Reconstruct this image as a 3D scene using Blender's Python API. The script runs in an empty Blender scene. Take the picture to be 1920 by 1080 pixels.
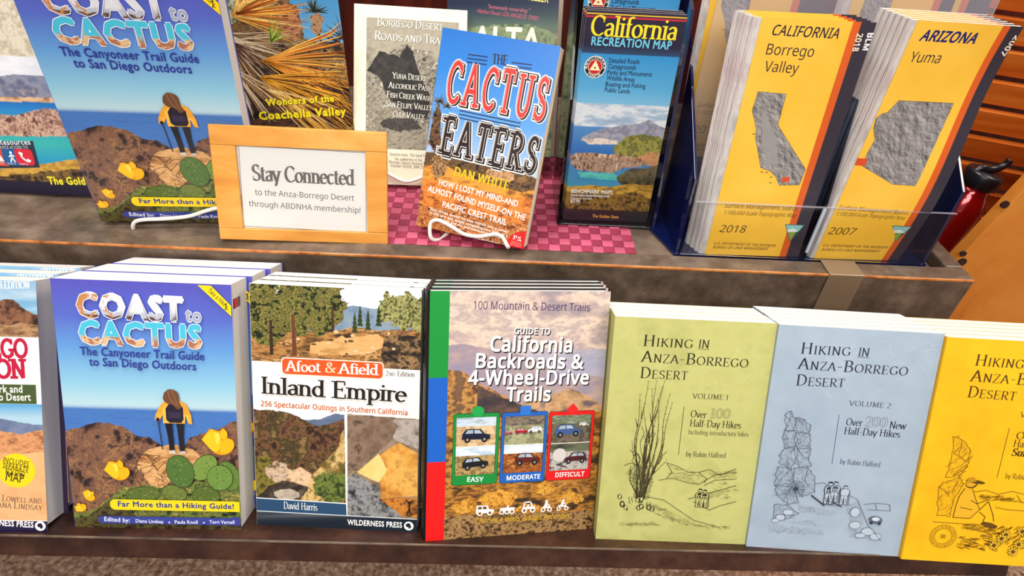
import bpy, math, numpy as np
from mathutils import Vector, Matrix
from mathutils.geometry import tessellate_polygon, delaunay_2d_cdt
sc = bpy.context.scene
COL = sc.collection
D = bpy.data
U = 0.001                                    # everything below is written in millimetres
CAM = [-17.931939, -306.306782, 546.260992, 0.884225, -0.057002, -0.006403, 1158.638238]                                # x, y, z, rx, ry, rz, focal length in pixels of a 1920-wide frame
# ------------------------------------------------------------------ camera, world, lights, exposure
cd = D.cameras.new('camera'); co = D.objects.new('camera', cd); COL.objects.link(co)
co.location = [c*U for c in CAM[:3]]; co.rotation_euler = CAM[3:6]
cd.sensor_width = 36; cd.lens = CAM[6]/1920*36; cd.clip_start = .01; cd.clip_end = 50
sc.camera = co
wd = D.worlds.new('world'); sc.world = wd; wd.use_nodes = True
wd.node_tree.nodes['Background'].inputs[0].default_value = (1, .95, .92, 1)
wd.node_tree.nodes['Background'].inputs[1].default_value = .42
def area(name, loc, target, size, sizey, power, col=(1, 1, 1)):
    l = D.lights.new(name, 'AREA'); l.shape = 'RECTANGLE'; l.size = size; l.size_y = sizey; l.energy = power; l.color = col
    o = D.objects.new(name, l); COL.objects.link(o); o.location = loc
    o.rotation_euler = (Vector(target)-Vector(loc)).to_track_quat('-Z', 'Y').to_euler()
    return o
area('ceiling_light', (-.25, .35, 1.9), (0, .1, 0), 1.6, .5, 36, (1, .96, .92))
area('ceiling_light', (.1, -1.35, 1.55), (0, .2, .15), 2.0, .6, 34, (1, .96, .93))
area('ceiling_light', (1.5, .2, 1.8), (.6, .3, .1), .6, .6, 14, (1, .9, .78))
sc.view_settings.view_transform = 'Standard'; sc.view_settings.look = 'None'
sc.view_settings.gamma = 1; sc.view_settings.use_curve_mapping = False
sc.view_settings.exposure = 0.0

# ------------------------------------------------------------------ materials
def hexc(h):
    if not isinstance(h, str): return np.array(h, float)
    h = h.lstrip('#'); c = np.array([int(h[i:i+2], 16) for i in (0, 2, 4)])/255
    return np.where(c <= .04045, c/12.92, ((c+.055)/1.055)**2.4)
def mat(name, col='#808080', rough=.5, spec=.5, metal=0, coat=0):
    m = D.materials.new(name); m.use_nodes = True; b = m.node_tree.nodes['Principled BSDF']
    b.inputs['Base Color'].default_value = (*hexc(col), 1); b.inputs['Roughness'].default_value = rough
    b.inputs['Specular IOR Level'].default_value = spec; b.inputs['Metallic'].default_value = metal
    b.inputs['Coat Weight'].default_value = coat; b.inputs['Coat Roughness'].default_value = .08
    return m
def nodes(m): return m.node_tree.nodes, m.node_tree.links, m.node_tree.nodes['Principled BSDF']
def ramp_mat(name, stops, scale, vec=(1, 1, 1), detail=8, rough=.5, spec=.5, bump=0, tex='NOISE', dist=0, rotz=0, bdist=.001, extra=None):
    m = mat(name, rough=rough, spec=spec); N, L, b = nodes(m)
    tc = N.new('ShaderNodeTexCoord'); mp = N.new('ShaderNodeMapping'); mp.inputs['Scale'].default_value = vec; mp.inputs['Rotation'].default_value = (0, 0, rotz)
    L.new(tc.outputs['Object'], mp.inputs[0])
    if tex == 'NOISE':
        t = N.new('ShaderNodeTexNoise'); t.inputs['Scale'].default_value = scale; t.inputs['Detail'].default_value = detail; t.inputs['Distortion'].default_value = dist; t.inputs['Roughness'].default_value = .65
        fac = t.outputs['Fac']
    else:
        t = N.new('ShaderNodeTexWave'); t.inputs['Scale'].default_value = scale; t.inputs['Distortion'].default_value = dist; t.inputs['Detail'].default_value = 4; t.inputs['Detail Scale'].default_value = 1.5
        fac = t.outputs['Fac']
    L.new(mp.outputs[0], t.inputs['Vector'])
    r = N.new('ShaderNodeValToRGB'); e = r.color_ramp.elements
    while len(e) < len(stops): e.new(.5)
    for i, (p, c) in enumerate(stops): e[i].position = p; e[i].color = (*hexc(c), 1)
    L.new(fac, r.inputs[0]); L.new(r.outputs[0], b.inputs['Base Color'])
    if bump:
        bp = N.new('ShaderNodeBump'); bp.inputs['Strength'].default_value = bump; bp.inputs['Distance'].default_value = bdist
        L.new(fac, bp.inputs['Height']); L.new(bp.outputs[0], b.inputs['Normal'])
    return m
def print_mat(name, rough, spec, coat=0):
    m = mat(name, rough=rough, spec=spec, coat=coat); N, L, b = nodes(m)
    a = N.new('ShaderNodeAttribute'); a.attribute_name = 'Col'; L.new(a.outputs['Color'], b.inputs['Base Color'])
    return m
def acrylic(name, tint, gloss, glare=0):
    m = D.materials.new(name); m.use_nodes = True; N = m.node_tree.nodes; L = m.node_tree.links; N.remove(N['Principled BSDF'])
    t = N.new('ShaderNodeBsdfTransparent'); t.inputs[0].default_value = (*tint, 1)
    g = N.new('ShaderNodeBsdfGlossy'); g.inputs['Roughness'].default_value = .04
    f = N.new('ShaderNodeFresnel'); f.inputs[0].default_value = gloss
    mx = N.new('ShaderNodeMixShader'); L.new(f.outputs[0], mx.inputs[0]); L.new(t.outputs[0], mx.inputs[1]); L.new(g.outputs[0], mx.inputs[2])
    out = mx
    if glare:                                  # pale lilac diffuse mixed in, standing for glare reflected off clear sheet
        df = N.new('ShaderNodeBsdfDiffuse'); df.inputs[0].default_value = (.86, .82, .9, 1); out = N.new('ShaderNodeMixShader'); out.inputs[0].default_value = glare
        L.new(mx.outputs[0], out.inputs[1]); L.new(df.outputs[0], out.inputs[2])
    L.new(out.outputs[0], N['Material Output'].inputs[0])
    return m
M = dict(
    glossy=print_mat('glossy_cover_print', .32, .45), matte=print_mat('matte_cover_print', .55, .3), map=print_mat('map_sheet_print', .38, .45),
    pages=ramp_mat('page_edges', [(.3, '#cfc9c2'), (.5, '#efece6'), (.75, '#dcd7d0')], 260, (.02, 6, .02), rough=.8, spec=.1),
    cream=ramp_mat('cream_page_edges', [(.3, '#d8c8a8'), (.55, '#f8ecd4'), (.75, '#e8d8ba')], 260, (.02, 6, .02), rough=.8, spec=.1),
    sheet=ramp_mat('folded_sheet_edges', [(.3, '#8f8c92'), (.5, '#d5cfc8'), (.62, '#b9a2a4'), (.75, '#e8e2d8')], 120, (.4, 5, .15), rough=.7, spec=.2),
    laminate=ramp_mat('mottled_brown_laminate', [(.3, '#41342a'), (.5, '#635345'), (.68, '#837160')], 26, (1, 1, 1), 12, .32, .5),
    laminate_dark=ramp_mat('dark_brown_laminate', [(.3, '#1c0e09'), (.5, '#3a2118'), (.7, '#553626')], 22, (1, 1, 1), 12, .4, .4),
    seam=ramp_mat('orange_board_core', [(.3, '#7a3a18'), (.5, '#c97a3c'), (.7, '#e2a064')], 40, (1, 1, 1), 6, .5, .4),
    redwood=ramp_mat('dark_red_stained_wood', [(.3, '#2a0a06'), (.55, '#4c140c'), (.8, '#6b2212')], 6, (8, 1, .5), 6, .35, .5),
    carpet=ramp_mat('brown_carpet', [(.3, '#5a3a2a'), (.5, '#a07f68'), (.72, '#dcc0a8')], 95, (1, 1, 1), 10, .95, .05, .6, bdist=.004),
    pine=ramp_mat('orange_pine', [(.25, '#a84d10'), (.5, '#d4731f'), (.75, '#e6913a')], 3.2, (3, 3, .45), 6, .38, .4, dist=1.2),
    pine_h=ramp_mat('orange_pine_slats', [(.25, '#8f3a0c'), (.5, '#c4601a'), (.75, '#de8436')], 3.2, (.45, 3, 6), 6, .35, .45, dist=1.2),
    ply=ramp_mat('orange_plywood_face', [(.25, '#b05a16'), (.45, '#d27e2c'), (.7, '#e0953f')], 5, (1.4, 1.4, .5), 8, .4, .4, dist=1.8),
    oak=ramp_mat('honey_oak_frame', [(.25, '#bf7828'), (.5, '#db9740'), (.75, '#ebb562')], 5, (1.2, 5, 5), 6, .4, .4, dist=.7),
    knot=mat('dark_knot', '#3a1208', .6), screw=mat('dark_screw', '#2a1410', .4, .6),
    wire=mat('white_coated_wire', '#efeae0', .35, .5), red=mat('red_metallic_bottle', '#9c0610', .16, .6, .55, .8), black=mat('black_plastic', '#16161c', .3, .5),
    navy=mat('dark_navy_acrylic', '#0b1440', .07, .7, 0, .6), dark=mat('dark_smoke_acrylic', '#1a161c', .15, .6),
    clear=acrylic('clear_acrylic', (.97, .98, .985), 1.22), smoke=acrylic('grey_clear_acrylic', (.72, .7, .72), 1.45), blue=acrylic('blue_clear_acrylic', (.62, .72, .93), 1.4), glare_clear=acrylic('glare_tinted_acrylic', (.93, .93, .95), 1.25, .14), edge=mat('pale_acrylic_edge', '#cfd8e6', .2, .6),
    mirror=acrylic('picture_glass', (.98, .98, .98), 1.3), white=mat('white_board', '#efeee8', .6, .2), steel=mat('brown_metal_clip', '#8f7a60', .35, .5, .3),
)
PLAIN = {}
def plain(h, rough=.45):
    if (h, rough) not in PLAIN: PLAIN[(h, rough)] = mat('cover_stock_'+h.lstrip('#'), h, rough, .4)
    return PLAIN[(h, rough)]

# ------------------------------------------------------------------ mesh helpers
def link(name, me, m, parent=None):
    o = D.objects.new(name, me); COL.objects.link(o)
    for x in (m if isinstance(m, (list, tuple)) else [m]):
        if len(me.materials) < (len(m) if isinstance(m, (list, tuple)) else 1): me.materials.append(x)
    if parent: o.parent = parent
    return o
class MB:
    """collects boxes, prisms and tubes (millimetres) and links them as ONE mesh"""
    def __init__(s): s.v = []; s.f = []
    def add(s, v, f): n = len(s.v); s.v += [tuple(p) for p in v]; s.f += [tuple(i+n for i in q) for q in f]; return s
    def box(s, x0, x1, y0, y1, z0, z1):
        return s.add([(x0, y0, z0), (x1, y0, z0), (x1, y1, z0), (x0, y1, z0), (x0, y0, z1), (x1, y0, z1), (x1, y1, z1), (x0, y1, z1)],
                     [(0, 3, 2, 1), (4, 5, 6, 7), (0, 1, 5, 4), (1, 2, 6, 5), (2, 3, 7, 6), (3, 0, 4, 7)])
    def prism(s, pts, axis, a, b):
        n = len(pts); mk = {'x': lambda p, t: (t, p[0], p[1]), 'y': lambda p, t: (p[0], t, p[1]), 'z': lambda p, t: (p[0], p[1], t)}[axis]
        v = [mk(p, a) for p in pts]+[mk(p, b) for p in pts]
        return s.add(v, [tuple(range(n))[::-1], tuple(range(n, 2*n))]+[(i, (i+1) % n, n+(i+1) % n, n+i) for i in range(n)])
    def tube(s, pts, r, seg=10):
        P = [Vector(p) for p in pts]; rings = []
        up = Vector((.3, .5, .8))
        for i, p in enumerate(P):
            t = (P[min(i+1, len(P)-1)]-P[max(i-1, 0)]).normalized(); a = t.cross(up).normalized(); b = t.cross(a)
            rr = r[i] if isinstance(r, (list, tuple)) else r
            rings.append([p+(a*math.cos(k*2*math.pi/seg)+b*math.sin(k*2*math.pi/seg))*rr for k in range(seg)])
        v = [q for g in rings for q in g]; f = []
        for i in range(len(P)-1):
            for k in range(seg): f.append((i*seg+k, i*seg+(k+1) % seg, (i+1)*seg+(k+1) % seg, (i+1)*seg+k))
        f += [tuple(range(seg))[::-1], tuple(range((len(P)-1)*seg, len(P)*seg))]
        return s.add(v, f)
    def build(s, name, m, parent=None, bevel=0, smooth=False, seg=2):
        me = D.meshes.new(name); me.from_pydata([tuple(c*U for c in p) for p in s.v], [], s.f); me.update()
        import bmesh
        bm = bmesh.new(); bm.from_mesh(me); bmesh.ops.recalc_face_normals(bm, faces=bm.faces); bm.to_mesh(me); bm.free()
        if smooth:
            for p in me.polygons: p.use_smooth = True
        o = link(name, me, m, parent)
        if bevel:
            b = o.modifiers.new('bevel', 'BEVEL'); b.width = bevel*U; b.segments = seg; b.limit_method = 'ANGLE'
        return o
def smooth_path(pts, n=6):
    """Catmull-Rom through the points"""
    P = [np.array(p, float) for p in pts]; P = [2*P[0]-P[1]]+P+[2*P[-1]-P[-2]]; out = []
    for i in range(1, len(P)-2):
        for k in range(n):
            t = k/n; a, b, c, d = P[i-1:i+3]
            out.append(.5*((2*b)+(c-a)*t+(2*a-5*b+4*c-d)*t*t+(3*b-a-3*c+d)*t**3))
    out.append(P[-2]); return out
def thing(name, label, cat, group=None, mtx=None):
    o = D.objects.new(name, None); COL.objects.link(o); o.empty_display_size = .02
    tag(o, label, cat, group)
    if mtx is not None: place(o, mtx)
    return o
def tag(o, label, cat, group=None):
    o['label'] = label; o['category'] = cat
    if group: o['group'] = group
    return o
def place(o, m):
    o.location = m.to_translation(); o.rotation_euler = m.to_euler()
def copy_thing(src, label, mtx, group=None):
    r = src.copy(); COL.objects.link(r); place(r, mtx); r['label'] = label
    if group: r['group'] = group
    for ch in src.children:
        c = ch.copy(); COL.objects.link(c); c.parent = r
        for g in ch.children:
            e = g.copy(); COL.objects.link(e); e.parent = c
    return r
def Rz(a): return Matrix.Rotation(a, 4, 'Z')
def Rx(a): return Matrix.Rotation(a, 4, 'X')
def Ry(a): return Matrix.Rotation(a, 4, 'Y')
def Tr(x, y, z): return Matrix.Translation((x*U, y*U, z*U))
TILT = math.radians(27)
EDGE = Tr(0, -16.1, 0) @ Rx(-TILT)           # frame of the slanted lower ledge: x along it, y into it, z out of it

# ------------------------------------------------------------------ printed artwork: a fine coloured grid plus raised letters and shapes
RNG = {}
def vnoise(x, y, seed):
    if seed not in RNG: RNG[seed] = np.random.RandomState(seed).rand(128, 128)
    g = RNG[seed]; xi = np.floor(x).astype(int); yi = np.floor(y).astype(int); fx = x-xi; fy = y-yi
    fx = fx*fx*(3-2*fx); fy = fy*fy*(3-2*fy); a = xi & 127; b = yi & 127; c = (xi+1) & 127; d = (yi+1) & 127
    return (g[b, a]*(1-fx)+g[b, c]*fx)*(1-fy)+(g[d, a]*(1-fx)+g[d, c]*fx)*fy
def fbm(x, y, seed=1, oct=5, gain=.6):
    s = 0; a = 1; t = 0
    for i in range(oct): s = s+a*vnoise(x*2**i+17*i, y*2**i+31*i, seed+i); t += a; a *= gain
    return s/t
try: GROTESK = D.fonts.load(bpy.utils.system_resource('DATAFILES', path='fonts')+'/NotoSansHebrew-Regular.woff2')   # a plain typeface that ships inside Blender itself
except Exception: GROTESK = None
GLY = {}
for ln in '''A .78|l .06 0 .38 1|l .38 1 .7 0|l .18 .36 .58 .36|h .06 0 .7 0
B .7|l .16 0 .16 1|l .16 1 .36 1|a .36 .76 .2 .24 90 -90|l .16 .52 .38 .52|a .38 .26 .24 .26 90 -90|l .16 0 .38 0|h .12 0 .12 1
C .74|a .42 .5 .34 .5 45 312|v .66 .68 .26
D .8|l .16 0 .16 1|l .16 1 .34 1|a .34 .5 .38 .5 90 -90|l .16 0 .34 0|h .12 0 .12 1
E .66|l .16 0 .16 1|l .16 1 .56 1|l .16 .52 .46 .52|l .16 0 .6 0|v .57 .78 .22 .6 0 .24 .46 .42 .2|h .1 0 .1 1
F .62|l .16 0 .16 1|l .16 1 .56 1|l .16 .52 .46 .52|v .57 .78 .22 .46 .42 .2|h .16 0 .1 1
G .8|a .42 .5 .34 .5 45 320|l .68 .1 .68 .42|h .68 .42|v .66 .72 .24
H .82|l .16 0 .16 1|l .66 0 .66 1|l .16 .52 .66 .52|h .16 0 .16 1 .66 0 .66 1
I .32|l .16 0 .16 1|h .16 0 .16 1
J .4|l .22 .05 .22 1|a .1 .02 .12 .12 0 -120|h .22 1
K .74|l .16 0 .16 1|l .16 .42 .6 1|l .3 .56 .66 0|h .16 0 .16 1 .6 1 .66 0
L .62|l .16 0 .16 1|l .16 0 .58 0|v .58 0 .26|h .16 1 .1 0
M .94|l .14 0 .18 1|l .18 1 .46 .06|l .46 .06 .76 1|l .76 1 .8 0|h .14 0 .8 0 .14 1 .8 1
N .82|l .16 0 .16 1|l .14 1 .66 0|l .66 0 .66 1|h .16 0 .1 1 .66 1
O .84|a .42 .5 .35 .5 0 360
P .64|l .16 0 .16 1|l .16 1 .36 1|a .36 .74 .22 .26 90 -90|l .16 .48 .36 .48|h .16 0 .1 1
Q .84|a .42 .5 .35 .5 0 360|l .44 .1 .76 -.2
R .72|l .16 0 .16 1|l .16 1 .36 1|a .36 .74 .22 .26 90 -90|l .16 .48 .36 .48|l .34 .48 .66 0|h .16 0 .68 0 .1 1
S .58|a .29 .75 .2 .25 35 270|a .29 .25 .23 .25 90 -140|v .47 .7 .26 .07 .04 .26
T .68|l .34 0 .34 1|l .06 1 .62 1|v .06 .76 .24 .62 .76 .24|h .34 0
U .8|l .16 1 .16 .34|a .4 .32 .24 .32 180 360|l .64 .32 .64 1|h .16 1 .64 1
V .76|l .06 1 .38 0|l .38 0 .7 1|h .06 1 .7 1
W 1.08|l .06 1 .3 0|l .3 0 .54 1|l .54 1 .78 0|l .78 0 1.02 1|h .06 1 .54 1 1.02 1
X .76|l .08 1 .68 0|l .08 0 .68 1|h .08 0 .68 0 .08 1 .68 1
Y .72|l .06 1 .36 .48|l .36 .48 .66 1|l .36 .48 .36 0|h .06 1 .66 1 .36 0
Z .66|l .08 1 .58 1|l .58 1 .08 0|l .08 0 .6 0|v .08 .78 .22 .6 0 .24
a .5|a .24 .46 .16 .18 155 0|l .4 .46 .4 .06|l .4 .04 .47 .02|a .22 .18 .15 .18 70 330|l .26 .36 .4 .38
b .6|l .14 0 .14 1|a .32 .32 .21 .32 150 -150|h .1 1
c .5|a .28 .32 .21 .32 50 310
d .62|a .28 .32 .21 .32 30 330|l .46 0 .46 1|h .42 1 .5 0
e .52|l .06 .36 .46 .36|a .27 .32 .21 .32 8 310
f .36|l .16 0 .16 .8|a .3 .8 .14 .2 180 60|l .04 .64 .32 .64|h .16 0
g .54|a .25 .42 .17 .22 0 360|a .25 -.12 .21 .16 0 360|l .18 .24 .14 .12|l .14 .12 .36 .05|l .36 .58 .5 .64
h .62|l .14 0 .14 1|a .31 .44 .17 .2 160 0|l .48 .44 .48 0|h .14 0 .48 0 .1 1
i .28|l .14 0 .14 .64|d .14 .88|h .14 0 .1 .64
k .58|l .14 0 .14 1|l .14 .24 .46 .64|l .26 .38 .5 0|h .14 0 .1 1 .46 .64 .52 0
l .28|l .14 0 .14 1|h .14 0 .1 1
m .94|l .14 0 .14 .64|a .3 .44 .16 .2 160 0|l .46 .44 .46 0|a .62 .44 .16 .2 160 0|l .78 .44 .78 0|h .14 0 .46 0 .78 0 .1 .64
n .62|l .14 0 .14 .64|a .31 .44 .17 .2 160 0|l .48 .44 .48 0|h .14 0 .48 0 .1 .64
o .56|a .28 .32 .22 .32 0 360
p .6|l .14 -.3 .14 .64|a .32 .32 .21 .32 150 -150|h .14 -.3 .1 .64
r .42|l .14 0 .14 .64|a .3 .44 .16 .2 160 50|h .14 0 .1 .64
s .44|a .22 .48 .14 .16 40 270|a .22 .16 .16 .16 90 -140
t .38|l .16 .84 .16 .12|a .28 .12 .12 .12 180 300|l .04 .64 .34 .64
u .62|l .14 .64 .14 .2|a .31 .2 .17 .2 180 350|l .48 0 .48 .64|h .1 .64 .44 .64 .5 0
v .54|l .05 .64 .27 0|l .27 0 .49 .64|h .05 .64 .49 .64
w .78|l .05 .64 .22 0|l .22 0 .39 .64|l .39 .64 .56 0|l .56 0 .73 .64|h .05 .64 .73 .64
x .54|l .06 .64 .48 0|l .06 0 .48 .64|h .06 .64 .48 .64 .06 0 .48 0
y .54|l .05 .64 .27 0|l .49 .64 .2 -.28|h .05 .64 .49 .64
z .48|l .06 .64 .42 .64|l .42 .64 .06 0|l .06 0 .44 0
0 .56|a .28 .48 .2 .48 0 360
1 .4|l .2 0 .2 .96|l .2 .96 .08 .84|h .2 0
2 .54|a .26 .72 .19 .24 160 -30|l .44 .6 .06 0|l .06 0 .48 0
3 .54|a .24 .74 .18 .22 150 -90|a .25 .26 .2 .26 90 -150
4 .56|l .36 0 .36 .96|l .36 .96 .05 .28|l .05 .28 .5 .28
5 .54|l .14 .96 .44 .96|l .14 .96 .12 .56|a .25 .3 .21 .3 120 -150
6 .54|a .27 .3 .2 .3 0 360|l .09 .36 .36 .96
& .8|a .34 .78 .15 .2 0 360|l .22 .66 .72 0|a .3 .26 .23 .26 130 330|l .5 .12 .72 .44|h .72 .44
- .4|l .06 .38 .34 .38
. .22|d .11 .05
, .22|l .12 .06 .06 -.14
! .28|l .14 .34 .14 1|d .14 .05'''.split('\n'):
    head, *ops = ln.split('|'); ch, w_ = head.split(' ')
    GLY[ch] = (float(w_), [(o[0], [float(q) for q in o[2:].split()]) for o in ops])
PEN = dict(serif=(.125, .045, .1, .035), serifb=(.19, .065, .12, .055), serifl=(.08, .035, .09, .03), slab=(.15, .13, .16, .09), fine=(.07, .06, .06, .05))
def glyph_polys(ch, pen, grow=0):
    """strokes of one letter swept with a broad elliptical nib; returns convex polygons in cap-height units"""
    T, t, sl, st = PEN[pen]; T += 2*grow; t += 2*grow; sl += grow; st += 2*grow; ang = 0 if pen in ('slab', 'fine') else math.radians(14)
    ca, sa = math.cos(ang), math.sin(ang); out = []
    def sup(nx, ny):
        a = nx*ca+ny*sa; b = -nx*sa+ny*ca; h = math.hypot(T/2*a, t/2*b) or 1e-9
        px, py = (T/2)**2*a/h, (t/2)**2*b/h
        return px*ca-py*sa, px*sa+py*ca
    def seg(p, q):
        dx, dy = q[0]-p[0], q[1]-p[1]; l = math.hypot(dx, dy) or 1e-9; s = sup(-dy/l, dx/l)
        out.append([(p[0]-s[0], p[1]-s[1]), (q[0]-s[0], q[1]-s[1]), (q[0]+s[0], q[1]+s[1]), (p[0]+s[0], p[1]+s[1])])
    def nib(p):
        out.append([(p[0]+T/2*math.cos(k*math.pi/4)*ca-t/2*math.sin(k*math.pi/4)*sa, p[1]+T/2*math.cos(k*math.pi/4)*sa+t/2*math.sin(k*math.pi/4)*ca) for k in range(8)])
    for op, v in GLY[ch][1]:
        if op == 'l':
            # keep stems inside the letter height
            seg(v[:2], v[2:4])
        elif op == 'a':
            cx, cy, rx, ry, a0, a1 = v; n = max(4, int(abs(a1-a0)/24)); rx2 = rx; ry2 = ry-t/4
            P = [(cx+rx2*math.cos(math.radians(a0+(a1-a0)*i/n)), cy+ry2*math.sin(math.radians(a0+(a1-a0)*i/n))) for i in range(n+1)]
            for i in range(n): seg(P[i], P[i+1])
            for p in P: nib(p)
        elif op == 'h':
            for i in range(0, len(v), 2):
                x, y = v[i:i+2]; lo = y-st/2 if 0 < y < 1 else (y-grow if y <= 0 else y-st+grow)
                out.append([(x-T/2-sl*.6, lo), (x+T/2+sl*.6, lo), (x+T/2+sl*.6, lo+st), (x-T/2-sl*.6, lo+st)])
        elif op == 'v':
            for i in range(0, len(v), 3):
                x, y, l = v[i:i+3]; out.append([(x-st/2, y-grow), (x+st/2, y-grow), (x+st/2, y+l+grow), (x-st/2, y+l+grow)])
        elif op == 'd':
            r = max(T, .12)/2; out.append([(v[0]+r*math.cos(k*math.pi/4), v[1]+r*math.sin(k*math.pi/4)) for k in range(8)])
    return out
SANS = {}
def sans_polys(s, offset=0, res=2, face=None, space=0):
    key = (s, res, face is None, round(space, 3))
    if key not in SANS:
        c = D.curves.new('t', 'FONT'); c.body = s; c.resolution_u = res; c.space_character = 1+space
        if face: c.font = face
        c.fill_mode = 'FRONT'
        o = D.objects.new('t', c); COL.objects.link(o); dg = bpy.context.evaluated_depsgraph_get(); e = o.evaluated_get(dg); me = e.to_mesh()
        v = np.array([x.co[:2] for x in me.vertices]) if len(me.vertices) else np.zeros((0, 2)); f = [tuple(p.vertices) for p in me.polygons]
        e.to_mesh_clear(); D.objects.remove(o); D.curves.remove(c)
        SANS[key] = (v, f)
    return SANS[key]
def union(v, f):
    r = delaunay_2d_cdt([Vector(p) for p in v], [], f, 1, 1e-6)
    P = np.array([tuple(p) for p in r[0]]); V = np.asarray(v, float); keep = []
    tri = [(q[0], q[i], q[i+1]) for q in f for i in range(1, len(q)-1)]; A_, B_, C_ = (V[[t[k] for t in tri]] for k in range(3))
    T = np.array(r[2]).reshape(-1, 3); G = P[T].mean(1)[:, None, :]
    cr = lambda p, q: (q[:, 0]-p[:, 0])*(G[..., 1]-p[:, 1])-(q[:, 1]-p[:, 1])*(G[..., 0]-p[:, 0])
    x, y, z = cr(A_, B_), cr(B_, C_), cr(C_, A_); ok = (((x >= 0) & (y >= 0) & (z >= 0)) | ((x <= 0) & (y <= 0) & (z <= 0))).any(1)
    keep = [tuple(t) for t in T[ok].tolist()]
    return P, keep
GC = {}
def sans_glyph(ch, face, offset):
    """one letter, made heavier by sweeping it round a small circle; overlaps are merged"""
    key = (ch, face is None, round(offset, 4))
    if key not in GC:
        v, f = sans_polys(ch, 0, 2, face)
        if offset > 0 and len(v):
            n = len(v); R = [(0, 0)]+[(offset*math.cos(k*math.pi/3), offset*math.sin(k*math.pi/3)) for k in range(6)]
            v, f = union(np.concatenate([v+np.array(r) for r in R]), [tuple(q+n*k for q in p) for k in range(7) for p in f])
        GC[key] = (v, f)
    return GC[key]
ADV = {}
def advance(pair, face):
    key = (pair, face is None)
    if key not in ADV: ADV[key] = float(np.ptp(sans_polys('H'+pair+'H', 0, 3, face)[0][:, 0])-np.ptp(sans_polys('HH', 0, 3, face)[0][:, 0]))
    return ADV[key]
def sans_line(text, face, bold, grow, track):
    V = []; F = []; x = 0; n = 0; xs = []
    for ch in text:
        if ch != ' ':
            v, f = sans_glyph(ch, face, bold+grow)
            if len(v): b = sans_polys(ch, 0, 2, face)[0]; xs += [x+b[:, 0].min()-bold, x+b[:, 0].max()+bold]; V.append(v+np.array([x, 0])); F += [tuple(q+n for q in p) for p in f]; n += len(v)
        x += advance(ch, face)+bold*1.2+track
    if not V: return np.zeros((0, 2)), [], 0, 1
    return np.concatenate(V), F, min(xs), max(xs)
CAPH = {f: float(sans_polys('H', face=f)[0][:, 1].max()) for f in (None, GROTESK)}
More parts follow.
